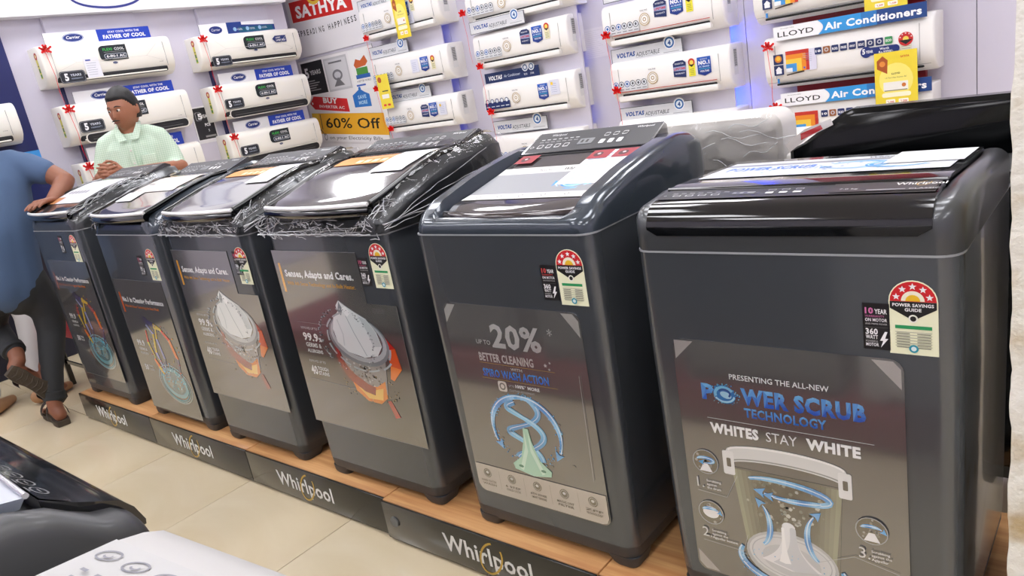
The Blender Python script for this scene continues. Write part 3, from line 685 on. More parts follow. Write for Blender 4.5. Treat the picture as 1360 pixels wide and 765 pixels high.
def crease(parent, pts, r=.0016, m=None, jit=.004, name='wrap_crease'):
    q = []
    for a, b in zip(pts, pts[1:]):
        for k in range(5): t = k/5; q.append(tuple(lerp(a[i], b[i], t)+random.uniform(-jit, jit)*(1 if i != 1 else .6) for i in range(3)))
    q.append(pts[-1]); mb = MB().tube(q, [r*random.uniform(.3, 1.3) for _ in q], 5)
    return mb

# ---- type with raised wings (fifth) and type with sloping deck (first four)
SEAM = .84
ST_WING = [(0, SEAM, SEAM), (0, SEAM+.018, SEAM+.018), (.004, SEAM+.028, SEAM+.028), (.014, .875, .874), (.028, .882, .876), (.042, .893, .858), (.075, .911, .852), (.13, .925, .868), (.19, .940, .885), (.26, .953, .905), (.33, .964, .922), (.4, .972, .938), (.45, .976, .958), (.5, .972, .972), (.535, .960, .960), (.56, .935, .935), (.578, .895, .895), (.582, SEAM, SEAM)]
ST_SLOPE = [(0, SEAM, SEAM), (0, SEAM+.03, SEAM+.03), (.005, SEAM+.052, SEAM+.04), (.02, SEAM+.064, SEAM+.045), (.05, .919, .895), (.12, .945, .92), (.2, .974, .945), (.3, 1.0, .972), (.38, 1.004, .98), (.44, 1.014, .99), (.50, 1.024, 1.0), (.535, 1.018, 1.018), (.555, .99, .99), (.56, SEAM, SEAM)]
def zlid(y): return interp([(-.03, .918), (.0, .924), (.05, .937), (.12, .958), (.2, .983), (.3, 1.004), (.38, 1.008), (.5, 1.012)], y)
def label_pair(t, xr, ztop, wx, wz, red=(205, 90, 130)):
    energy_label(Print()).build('energy_label', t, FRONT(xr-.036, -.0012, ztop-.128))
    warranty_label(Print(), red=red).build('warranty_sticker', t, FRONT(wx, -.0012, wz-.082))
def small_marks(p, w, h, rows=2):
    p.rect(0, 0, w, h, (54, 54, 57))
    for k in range(7):
        x = w*(.06+.05*k); p.rect(x, h*.62, x+w*.03, h*.66, (190, 190, 190)); p.rect(x, h*.5, x+w*.035, h*.53, (150, 150, 150))
    for k in range(4): p.rr(w*(.08+.075*k), h*.2, w*(.08+.075*k)+w*.045, h*.38, h*.02, (215, 215, 215)); p.rr(w*(.085+.075*k), h*.23, w*(.085+.075*k)+w*.035, h*.36, h*.02, (60, 60, 62))
    p.rr(w*.42, h*.25, w*.54, h*.52, h*.03, (130, 132, 134)); p.rect(w*.44, h*.32, w*.46, h*.46, (40, 40, 40)); p.rect(w*.48, h*.32, w*.5, h*.46, (40, 40, 40))
    for k in range(3): p.rr(w*(.6+.07*k), h*.2, w*(.64+.07*k), h*.4, h*.03, (225, 225, 225)); p.rr(w*(.6+.07*k), h*.55, w*(.64+.07*k), h*.72, h*.03, (195, 195, 195)); p.rr(w*(.603+.07*k), h*.58, w*(.637+.07*k), h*.69, h*.03, (60, 60, 60))
    p.disc(w*.035, h*.26, h*.06, (200, 200, 200)); p.disc(w*.035, h*.26, h*.04, (40, 40, 42))

def slope_machine(idx, x0, w, seamz, label, poster, px, pz, pw, ph, lab, lidprint, wrapmode, deckmat=M_COVER2):
    ds = seamz-PH-SEAM; t = machine('washing_machine', x0, w, .555, seamz-PH, 0, label)
    sh = lambda st: [(a, b+ds, c+ds) for a, b, c in st]; st = sh(ST_SLOPE); sm = seamz-PH
    cover_mesh(w, sm, .56, st, .012, .03, (.04, .032)).build('top_cover', deckmat, t, 35)
    zf = lambda y: zlid(y)+ds
    ld = lid_mesh(w-.085, .012, .375, zf, .03, .014).build('lid', M_LIDTOP, t, 35)
    # black front lip; silver rim of the lid whitened, its reflection put into the colour
    n = 18; wl = w-.075
    pts = [((u-.5)*wl, .009-.03*(1-(2*u-1)**2), zf(.0)-.019) for u in [k/n for k in range(n+1)]]
    MB().tube(pts, .0155, 10).build('lid_handle', M_BLACK, t, 50)
    MB().tube([(x, y-.006, z+.0175) for x, y, z in pts], .0068, 8).build('lid_rim', mat('whitened_silver_trim', (236, 236, 236), .35, 0, .3), t, 50)
    for sx in (-1, 1):
        MB().tube([(sx*wl/2, y, zf(y)-.004) for y in (.01, .05, .1, .16, .22, .3, .375)], .0105, 8).build('lid_side_rail', M_BLACK, t, 50)
    # control panel at the rear
    hw = w/2-.04; y0, y1, za, zb = .385, .49, zf(.38)-.001, zf(.38)+.034
    pb = MB().loft([[(-hw, y0, za-.03), (hw, y0, za-.03), (hw, y0, za), (-hw, y0, za)], [(-hw, y1, za-.03), (hw, y1, za-.03), (hw, y1, zb), (-hw, y1, zb)], [(-hw+.01, y1+.03, za-.02), (hw-.01, y1+.03, za-.02), (hw-.01, y1+.03, zb-.012), (-hw+.01, y1+.03, zb-.012)]])
    cp = pb.build('control_panel', mat('dark_grey_gloss_panel', (52, 52, 55), .12, 0, .5), t, 25)
    p = Print(); small_marks(p, 2*hw-.02, .105); p.text('Whirlpool', 2*hw-.1, .08, .011, (215, 215, 215), w=.055, bold=.02)
    Mx = plane_M((-hw+.01, y0+.003, za+.0015), (1, 0, 0), (0, y1-y0, zb-za)); p.build('panel_print', cp, Mx)
    lidprint(t, zf, w)
    poster(pw, ph).build('front_poster', t, FRONT(px, -.0022, pz), M_GLOSSPRINT)
    label_pair(t, *lab)
    if wrapmode:
        full = wrapmode == 'full'
        wp = wrap_mesh(w, sm, .555, st, .006 if full else .004, sm-.006 if full else sm+.02, seed=idx*3.1, off=.009, chamf=(.04, .03), keep=(lambda x, y, z: abs(x) > w/2-.055 or (y < .004 and z < sm+.06) or y > .375) if full else (lambda x, y, z: (x > w/2-.07 if idx == 0 else x < -w/2+.09) and y < .42))
        wo = wp.build('plastic_wrap', M_WRAP if full else M_WRAPTHIN, t, 180)
        wo['label'] = 'crinkled clear plastic wrap'
        mb = MB()
        def bundle(fn, n, r0, r1):
            for _ in range(n):
                pts = fn(); q = []
                for a, b in zip(pts, pts[1:]):
                    for k in range(4): q.append(tuple(lerp(a[i], b[i], k/4)+random.uniform(-.0022, .0022) for i in range(3)))
                q.append(pts[-1]); mb.tube(q, [random.uniform(r0, r1) for _ in q], 4)
        hwid = w/2
        rnd = random.uniform
        if full:
            bundle(lambda: [(hwid+.013, lerp(.0, .5, s), sm+.01+rnd(0, .02)+s*lerp(.02, .16, rr)) for rr in [random.random()] for s in (0, .3, .6, .9)], 5, .0004, .0012)
            bundle(lambda: [(rnd(-hwid, hwid*.4), -.017, z0+rnd(-.004, .004)) if k == 0 else (rnd(-hwid*.3, hwid), -.017, z0+rnd(-.01, .01)) for z0 in [rnd(sm, sm+.045)] for k in (0, 1)], 7, .0002, .0008)
            bundle(lambda: [(x_, -.017, z_), (x_+rnd(-.03, .03), -.018, z_+rnd(-.018, .018)), (x_+rnd(-.05, .05), -.017, z_+rnd(-.02, .02))] if [x_ := rnd(-hwid, hwid), z_ := rnd(sm+.005, sm+.05)] else 0, 60, .0003, .0011)
            bundle(lambda: [(-hwid-.01+.06*k, -.017, sm+.004+rnd(-.003, .003)) for k in range(int(w/.06)+1)], 3, .0006, .0014)
            bundle(lambda: [(hwid-.02+rnd(-.02, .02), -.01+.03*k, sm+.05+rnd(-.02, .02)+.012*k) for k in range(4)], 6, .0005, .0016)
            bundle(lambda: [(-hwid+rnd(.0, .02), -.012+.03*k, sm+.05+rnd(-.03, .02)+.012*k) for k in range(3)], 4, .0004, .0013)
            bundle(lambda: [(rnd(-hwid+.03, hwid-.05), y, zf(y)+.012) if y else (0, 0, 0) for y in (.39, .41)], 2, .0003, .0008)
        else:
            sx_ = 1 if idx == 0 else -1
            bundle(lambda: [(sx_*(hwid-rnd(.0, .03)), .05*k, zf(.05*k)+.004+rnd(-.02, .004)) for k in range(8)], 7, .0004, .0014)
        tag(mb.build('wrap_crease', mat('milky_wrap_crease', (196, 198, 202), .25, 0, .3), wo, 60), kind='stuff')
    return t

def lid_orange(blue=False, shift=0.):
    def f(t, zf, w):
        def d(p, W_, H):
            paper_plate(p, W_, H, (222, 140, 62)); p.rect(0, H*.1, W_*.2, H*.9, (236, 176, 60)); p.rect(W_*.25, H*.55, W_*.9, H*.85, (236, 160, 110)); [p.rect(W_*(.3+.12*k), H*.15, W_*(.38+.12*k), H*.42, (240, 220, 180)) for k in range(5)]
        sheet(t, 'lid_sticker', zf, -w*.36, .255, w*.22, .335, d, lift=.002)
        def d2(p, W_, H):
            paper_plate(p, W_, H, (232, 233, 236))
            for k in range(9): p.rect(W_*.08, H*(.1+.09*k), W_*(.6+.3*((k*7) % 3)/3), H*(.115+.09*k), (160, 165, 175))
        sheet(t, 'price_paper', zf, w*.1, .18, w*.36, .345, d2, lift=.0034)
    return f
def lid_brown(t, zf, w):
    def d(p, W_, H):
        paper_plate(p, W_, H, (196, 190, 186)); p.rect(0, H*.55, W_*.5, H, (222, 176, 70)); p.rect(W_*.72, 0, W_, H, (225, 226, 230))
        p.rect(W_*.05, H*.1, W_*.18, H*.5, (60, 60, 64))
    sheet(t, 'lid_sticker', zf, -w*.34, .17, w*.3, .33, d, lift=.002)
    def d2(p, W_, H):
        paper_plate(p, W_, H, (228, 228, 232))
        for k in range(6): p.rect(W_*.1, H*(.12+.13*k), W_*.85, H*(.15+.13*k), (150, 155, 165))
    sheet(t, 'price_paper', zf, -w*.38, .10, -w*.12, .17, d2, lift=.0034)
def lid_papers(t, zf, w):
    def d(p, W_, H):
        paper_plate(p, W_, H, (205, 205, 212)); p.rect(W_*.05, H*.3, W_*.9, H*.6, (236, 236, 240)); [p.rect(W_*(.1+.1*k), H*.38, W_*(.16+.1*k), H*.48, (120, 120, 130)) for k in range(6)]
        p.rect(0, 0, W_*.25, H*.25, (180, 120, 70))
    sheet(t, 'lid_sticker', zf, -w*.36, .08, w*.34, .32, d, lift=.002)

MX = [-2.754, -2.03, -1.391, -.717, -.043, .602]; MWD = [.554, .56, .548, .56, .546, .563]; MZ = [1.0, .982, .9805, .9834, .9855, .952]
slope_machine(0, MX[0], MWD[0], MZ[0], 'dark washing machine at the far end, the man in blue leans on it', poster_ring, .277*0-.197-.0, .255-PH+.01, .455, .59, (.235-.0, .98-PH, .035, .975-PH), lid_papers, 'thin')
slope_machine(1, MX[1], MWD[1], MZ[1], 'dark washing machine second from the far end, unwrapped smooth front edge, low clear poster', poster_ring, -.232, .19-PH, .44, .6, (.225, .925-PH, .07, .895-PH), lid_brown, 'thin', M_COVER)
slope_machine(2, MX[2], MWD[2], MZ[2], 'wrapped washing machine third from the far end, smaller of the two shirt posters', poster_shirt, -.256, .345-PH, .52, .58, (.255, .94-PH, .17, .925-PH), lid_orange(True), 'full')
slope_machine(3, MX[3], MWD[3], MZ[3], 'washing machine with crinkled wrap over its lid, fourth from far end, large white shirt poster', poster_shirt, -.268, .346-PH, .54, .587, (.277, .96-PH, .148, .918-PH), lid_orange(False), 'full')

# fifth machine: raised wings
def wing_machine():
    w = MWD[4]; sm = MZ[4]-PH; t = machine('washing_machine', MX[4], w, .575, sm, 0, 'glossy unwrapped washing machine with curved raised side wings and 20% poster')
    cover_mesh(w, sm, .582, ST_WING, .028, .03).build('top_cover', M_COVER, t, 40)
    zf = lambda y: interp([(.0, .880), (.03, .884), (.09, .893), (.17, .905), (.3, .934), (.4, .958)], y)
    lw = w-.155
    lid_mesh(lw, .062, .39, zf, .035, .02).build('lid', mat('bronze_tinted_lid_glass', (74, 70, 72), .05, .2, 1.), t, 35)
    pts = [((k/18-.5)*(lw+.015), .064-.035*(1-(k/9-1)**2), zf(.03)-.010) for k in range(19)]
    MB().tube(pts, .011, 10).build('lid_handle', mat('smoky_bronze_plastic', (58, 50, 50), .1, .2, .8), t, 60)
    MB().box(-lw/2+.02, .05, .858, lw/2-.02, .09, .866, .003).build('detergent_slot', M_BLACK, t)
    hw = lw/2+.012; y0, y1, za, zb = .40, .497, .962, 1.000
    cp = MB().loft([[(-hw, y0, za-.04), (hw, y0, za-.04), (hw, y0, za), (-hw, y0, za)], [(-hw+.006, y1, za-.04), (hw-.006, y1, za-.04), (hw-.006, y1, zb), (-hw+.006, y1, zb)], [(-hw+.012, y1+.02, za-.04), (hw-.012, y1+.02, za-.04), (hw-.012, y1+.02, zb-.01), (-hw+.012, y1+.02, zb-.01)]]).build('control_panel', mat('dark_grey_gloss_panel', (52, 52, 55), .12, 0, .5), t, 25)
    MB().box(-hw, .388, .925, hw, .402, .958, .002).build('hinge_strip', M_DARK, t)
    p = Print(); small_marks(p, 2*hw-.02, .105); p.text('Whirlpool', .05, .082, .011, (200, 200, 200), w=.05, bold=.02); p.text('Whirlpool', 2*hw-.09, .085, .009, (215, 215, 215), w=.05, bold=.02)
    p.build('panel_print', cp, plane_M((-hw+.01, y0+.003, za+.0012), (1, 0, 0), (0, y1-y0, zb-za)))
    def d(p, W_, H):
        paper_plate(p, W_, H, (222, 222, 218)); p.rect(0, H*.18, W_, H*.8, (150, 152, 156)); p.text('MagicClean', W_*.34, H*.86, H*.07, (60, 60, 64), w=W_*.12); p.text('WhiteMagic', W_*.55, H*.85, H*.09, (40, 40, 44), w=W_*.22, bold=.03)
        p.text('UP TO 100% MORE', W_*.08, H*.66, H*.06, WH, w=W_*.3); p.text('CLOTHES MOVEMENT', W_*.08, H*.54, H*.06, WH, w=W_*.36, bold=.02)
        p.text('SPIRO WASH', W_*.05, H*.34, H*.13, (50, 100, 190), w=W_*.5, bold=.05); p.text('ACTION', W_*.05, H*.22, H*.07, WH, w=W_*.2, bold=.03)
        for k in range(5): p.disc(W_*(.12+.18*k), H*.09, H*.035, (110, 110, 112)); p.disc(W_*(.12+.18*k), H*.09, H*.024, (222, 222, 218))
        arrow(p, W_*.78, H*.5, W_*.14, H*.22, 150, -150, .014); arrow(p, W_*.78, H*.48, W_*.09, H*.14, 330, 60, .012)
    sheet(t, 'lid_poster', zf, -lw*.49, .115, lw*.49, .31, d, lift=.0016)
    def d2(p, W_, H):
        paper_plate(p, W_, H, (236, 238, 242))
        for k in range(11): p.rect(W_*.08, H*(.08+.08*k), W_*(.5+.4*((k*5) % 4)/4), H*(.095+.08*k), (140, 160, 190))
    sheet(t, 'price_paper', zf, lw*.14, .19, lw*.46, .385, d2, lift=.0032)
    for x in (-lw*.47, lw*.14, lw*.33):
        def d3(p, W_, H): paper_plate(p, W_, H, (158, 44, 54)); p.disc(W_*.4, H*.5, W_*.22, (70, 30, 34)); p.disc(W_*.42, H*.55, W_*.08, (220, 200, 200))
        sheet(t, 'red_patch', zf, x, .335, x+.062, .385, d3, lift=.0042)  # red patches with a dark disc near the rear of the lid
    poster_spiro(.425, .545).build('front_poster', t, FRONT(.016-MX[4]-w/2+.0, -.0022, .262-PH), M_GLOSSPRINT)
    label_pair(t, .472-MX[4]-w/2, .952-PH, .353-MX[4]-w/2, .915-PH, (205, 70, 70))
    return t
wing_machine()

def fg_print(p, W_, H, cc, white):
    p.rect(0, 0, W_, H, (172, 171, 170) if white else (8, 9, 11))
    if white:
        for k in range(12): p.arc(W_*.06+.04*k, H*.09, .013, .0065, 0, 360, .0018, cc, 20, rot=.2); p.arc(W_*.06+.04*k, H*.09, .005, .003, 20, 200, .002, cc, 8)
        for k in range(20): p.rect(W_*.08+.022*k, H*.19, W_*.08+.022*k+.009, H*.205, cc); p.rect(W_*.08+.022*k, H*.24, W_*.08+.022*k+.006, H*.25, cc)
        for k in range(8): p.arc(W_*.1+.055*k, H*.37, .017, .009, 0, 360, .002, cc, 20); p.arc(W_*.1+.055*k, H*.37, .006, .003, 0, 200, .002, cc, 8)
    else:
        for k in range(9): p.arc(W_*.08+.036*k, H*.55, .0135, .007, 0, 360, .002, cc, 18); p.rect(W_*.08+.036*k-.006, H*.52, W_*.08+.036*k+.006, H*.58, cc); p.rect(W_*.08+.036*k-.008, H*.88, W_*.08+.036*k+.010, H*.94, cc)
def flat_machine(x0, w, depth, sm, zt, label, yl, rz=0., lidw=None, tilt=-.045, rfc=.04, z0=PH, body=M_BODY, cov=M_COVER2, pan=M_BLACK, lidm=M_GLASS, slope=.0, pw=.1, name='washing_machine', fprint=None):
    """control panel along the front edge, flat lid behind"""
    t = machine(name, x0, w, depth, sm, yl, label, body, rz=rz, z0=z0)
    zfr = zt-.012 if not slope else zt
    st = [(0, sm, sm), (0, zfr-.045, zfr-.045), (.003, zfr-.03, zfr-.03), (.01, zfr-.016, zfr-.016), (.022, zfr-.006, zfr-.006), (.04, zfr, zfr-.0), (pw, zfr+.006+slope*pw, zfr-.004+slope*pw), (pw+.03, zfr+.010+slope*(pw+.03), zfr-.004+slope*pw), (depth-.12, zfr+.012+slope*(pw+.06)+tilt*.3, zfr-.01+slope*pw+tilt*.3), (depth-.07, zfr+.012+slope*(pw+.06)+tilt*.33, zfr+.008+slope*(pw+.06)+tilt*.33), (depth-.035, zfr+.004+slope*(pw+.05)+tilt*.35, zfr+.004+slope*(pw+.05)+tilt*.35), (depth-.012, zfr-.014+slope*pw*.8+tilt*.35, zfr-.014+slope*pw*.8+tilt*.35), (depth, zfr-.045, zfr-.045), (depth, sm, sm)]
    cover_mesh(w, sm, depth, st, .008, .022, rf=rfc).build('top_cover', cov, t, 35)
    # wrapped-over glossy panel
    hw = w/2-.040; prof = [(-.0035, zfr-.052), (-.0045, zfr-.035), (.002, zfr-.017), (.012, zfr-.004), (.028, zfr+.0045), (.05, zfr+.0075+slope*.03), (pw, zfr+.0115+slope*pw)]
    loops = []
    for k in range(25):
        x = lerp(-hw, hw, k/24); e = max(0, 1-min(k, 24-k)/1.0)*.012
        loops.append([(x, y, z+(e if i == 0 else 0)) for i, (y, z) in enumerate(prof)]+[(x, pw, zfr-.01+slope*pw), (x, .02, zfr-.04)])
    cp = MB().loft(loops).build('control_panel', pan, t, 40)
    dk = pan is M_FGWHITE
    p = Print(); W_ = 2*hw; H = math.hypot(pw-.05, .004+slope*(pw-.03))-.002
    cc = (120, 120, 128) if dk else (200, 200, 202)
    if z0 != PH: fg_print(p, W_, H, cc, dk)
    else:
        p.rect(.004, -.006, W_-.004, H+.004, (62, 58, 58)); small_marks(p, W_*.72, H); p.rect(W_*.66, 0, W_-.006, H, (60, 57, 58)); ring_logo(p, W_*.86, H*.62, .075, .013, (225, 225, 222)); p.text('7.0 kg', W_*.69, H*.28, .0065, (190, 190, 190), w=.03, bold=.02)  # grey base: grazing reflection of the wall, put into the print colour
        p.rect(W_*.78, H*.1, W_*.9, H*.2, (150, 150, 152)); p.text('CLASSIC', W_*.91, H*.1, .006, (190, 190, 190), w=.045, bold=.02)
    p.build('panel_print', cp, m=M_PRINT if (dk or z0 == PH) else M_GLOSSPRINT, M=plane_M((-hw, .05, zfr+.0088+slope*.03), (1, 0, 0), (0, pw-.05, .004+slope*(pw-.03))))
    zl = lambda y: zfr+.018+slope*(pw+.03)+min(max(y-.1, 0), .33)*tilt
    lw = lidw or w-.075
    lid_mesh(lw, pw+.008, depth-.085, zl, .004, .016).build('lid', lidm, t, 35)
    MB().tube([((k/12-.5)*lw, pw+.008-.004*(1-(k/6-1)**2), zl(pw)-.006) for k in range(13)], .006 if z0 == PH else .003, 8).build('lid_rim', M_BLACK if z0 == PH else M_CHROME, t, 60)
    return t, zl, lw
t6, zl6, lw6 = flat_machine(.598, .576, .53, MZ[5]-PH, 1.047-PH, 'largest grey washing machine beside the plaster pillar, with the white drum scrubbing poster', 0)
def d6(p, W_, H):
    paper_plate(p, W_, H, (214, 218, 224)); p.rect(0, H*.72, W_, H*.84, (140, 144, 150)); p.text('WhiteMagic', W_*.62, H*.87, H*.09, (60, 60, 66), w=W_*.2, bold=.03)
    p.text('POWER SCRUB', W_*.05, H*.42, H*.2, (60, 120, 200), w=W_*.4, bold=.04); p.text('WHITES STAY WHITE', W_*.05, H*.22, H*.1, (250, 250, 250), w=W_*.4, bold=.04)
    arrow(p, W_*.62, H*.45, W_*.12, H*.22, 150, -150, .014); arrow(p, W_*.8, H*.4, W_*.12, H*.2, 330, 60, .012); p.specks(W_*.5, H*.4, W_*.45, H*.3, 60, .003, [(120, 180, 225), (70, 130, 200), (240, 240, 245)])
sheet(t6, 'lid_poster', zl6, -lw6*.46, .2, lw6*.47, .40, d6)
def d7b(p, W_, H):
    paper_plate(p, W_, H, (240, 241, 245))
    for k in range(9): p.rect(W_*.06, H*(.08+.1*k), W_*(.6+.35*((k*5) % 4)/4), H*(.092+.1*k), (165, 178, 205))
sheet(t6, 'price_paper', zl6, .11, .275, .245, .425, d7b, lift=.0032)
poster_scrub(.425, .545).build('front_poster', t6, FRONT(.663-.598-.288, -.0022, .226-PH), M_GLOSSPRINT)
label_pair(t6, 1.140-.886, .910-PH, 1.027-.886, .868-PH, (200, 110, 160))
# scuffed protective film on its right flank
# ---- two foreground machines facing the row
tA, _, _ = flat_machine(.095, .575, .56, .75, .856, 'black glossy washing machine with oval button icons, cut by the lower left corner', -1.02, PI, lidw=.50, tilt=.02, rfc=.03, z0=.15, pan=M_BLACK, cov=mat('dark_grey_satin_flank', (62, 63, 64), .4, 0, .1), lidm=mat('pale_grey_blue_lid_glass', (150, 158, 170), .05, 0, 1.), slope=.30, pw=.075)
tB, _, _ = flat_machine(.695, .575, .56, .75, .858, 'white washing machine with grey oval buttons, cut by the bottom edge', -1.005, PI, tilt=.02, rfc=.09, z0=.15, body=M_FGWHITE, cov=M_FGWHITE, pan=M_FGWHITE, lidm=mat('pale_lid_glass', (200, 202, 206), .06, 0, .8), slope=.12, pw=.26)
tB.rotation_euler = (0, 0, PI+.09)
# red skirted plinth under the opposite row, and the further machines of that row whose reflection shows in the posters
pr = empty('display_plinth', (-.8, -1.3, 0), 0, 'low red plinth under the machines across the aisle', 'plinth')
MB().box(-1.9, -.33, .02, 2.1, .33, .15, .003).build('skirting', mat('red_plinth_laminate', (120, 16, 30), .45), pr)
MB().box(-1.9, -.31, 0, 2.1, .31, .02).build('toe_strip', M_DARK, pr)
for k, (xx, lb) in enumerate(((-.575, 'dark washing machine across the aisle, next along from the black glossy one'), (-1.245, 'dark washing machine across the aisle, second along from the black glossy one'), (-1.915, 'dark washing machine across the aisle, facing the gap by the far end'))):
    flat_machine(xx, .575, .56, .75, .856, lb, -1.02, PI, z0=.15, pan=M_BLACK, cov=M_COVER2, lidm=M_GLASS, slope=.12, pw=.12)
# ---- two machines in the second row behind
def rear_console_machine(x0, w, y, zt, label, body, cov, console, z0=0.):
    sm = .80; t = machine('washing_machine', x0, w, .56, sm, y, label, body, z0=z0)
    st = [(0, sm, sm), (0, sm+.03, sm+.03), (.01, sm+.055, sm+.055), (.03, sm+.06, sm+.05), (.1, sm+.062, sm+.05), (.5, sm+.062, sm+.05), (.54, sm+.055, sm+.055), (.56, sm+.02, sm+.02), (.56, sm, sm)]
    cover_mesh(w, sm, .56, st, .02, .02).build('top_cover', cov, t, 35)
    return t, sm
tw, sm = rear_console_machine(.09, .56, .72, 1.1, 'white washing machine in the rear row with loose clear film over its back console', M_WHITE, M_WHITE, M_WHITE, PH)
def console(x0, x1, y0, y1, z0, z1, r, slope_left=0.):
    loops = []
    n = 8
    for y, k in ((y0, 0.), (y0+.012, .012), (y1-.03, .012), (y1, -.01)):
        ins = .012-k; l = [(x0+ins, y, z0), (x1-ins, y, z0)]
        for a in range(n+1): t = R(90*a/n); l.append((x1-ins-r+r*math.cos(t), y, z1-ins-r+r*math.sin(t)))
        if slope_left: l += [(x0+slope_left+ins+.02, y, z1-ins), (x0+slope_left+ins, y, z1-ins-.006), (x0+ins+.035, y, lerp(z0, z1, .42)), (x0+ins, y, lerp(z0, z1, .3))]
        else:
            for a in range(n+1): t = R(90+90*a/n); l.append((x0+ins+r+r*math.cos(t), y, z1-ins-r+r*math.sin(t)))
        loops.append(l)
    return MB().loft(loops)
console(-.275, .272, -.004, .14, sm+.03, 1.118-PH, .045).build('rear_console', M_WHITE, tw, 40)
wm = MB()
def wf(u, v):
    x = lerp(-.28, .278, u); z = lerp(sm+.0, 1.124-PH, v); a = noise.noise(Vector((u*9, v*5, 3)))*.008+abs(noise.noise(Vector((u*14+v*9, v*6, 8))))*.008
    e = max(0, v-.85)/.15; ex = max(0, abs(u-.5)-.42)/.08
    return (x, -.014-a+e*e*.012+ex*ex*.02, z-ex*ex*.02*v)
wm.grid(wf, 40, 22); wm.build('plastic_wrap', wrap_mat('milky_film', .5, .9, 2.), tw, 180)
cm = MB()
for _ in range(9):
    x, z = random.uniform(-.2, .2), random.uniform(sm+.05, sm+.15); dx = random.uniform(.05, .16); dz = random.uniform(-.05, .03)
    cm.tube([(x+dx*k/6, -.024+.004*math.sin(k+x*30), z+dz*k/6+.008*math.sin(k*1.3)) for k in range(7)], .0008, 4)
cm.build('wrap_crease', mat('milky_wrap_crease', (196, 198, 202), .25, 0, .3), tw.children[-1], 60)
tb, sm2 = rear_console_machine(.675, .60, .68, 1.1, 'black glossy washing machine behind the big grey one, tall back hood, in the rear row', M_BLACK, mat('mid_grey_trim_plastic', (112, 114, 116), .4), M_BLACK, PH)
console(-.30, .30, -.008, .07, sm2+.038, 1.108-PH, .03, slope_left=.135).build('rear_console', mat('black_hood_plastic', (3, 4, 5), .14, spec=.3), tb, 40)
p = Print(); p.poly([(0, 0), (.05, .035), (.11, .06), (.105, .075), (.04, .055), (-.01, .02)], (225, 215, 210)); p.poly([(.03, .028), (.085, .052), (.08, .062), (.03, .045)], (200, 40, 44))
p.build('side_sticker', tb, plane_M((-.297, -.0095, sm2+.072), (1, 0, 0), (0, 0, 1)), M_GLOSSPRINT)

# cartons on the rear display, behind
def carton(x, y, z, w, d, h, label, m, rz=0., open_flap=True):
    t = empty('carton', (x, y, z), rz, label, 'box'); MB().box(-w/2, -d/2, 0, w/2, d/2, h, .003).build('box_body', m, t)
    if open_flap:
        MB().add([(-w/2, -d/2, h), (w/2, -d/2, h), (w/2*.95, -d/2-.09, h+.03), (-w/2*.9, -d/2-.07, h+.045), (-w/2, -d/2, h+.003), (w/2, -d/2, h+.003), (w/2*.95, -d/2-.09, h+.033), (-w/2*.9, -d/2-.07, h+.048)], [(0, 1, 2, 3), (7, 6, 5, 4), (0, 4, 5, 1), (1, 5, 6, 2), (2, 6, 7, 3), (3, 7, 4, 0)]).build('flap', m, t, 0)
    return t
carton(.62, 1.62, 0, .5, .4, .93, 'pale cardboard carton with an open flap between the white and black rear machines', mat('pale_grey_card', (206, 200, 196), .7))
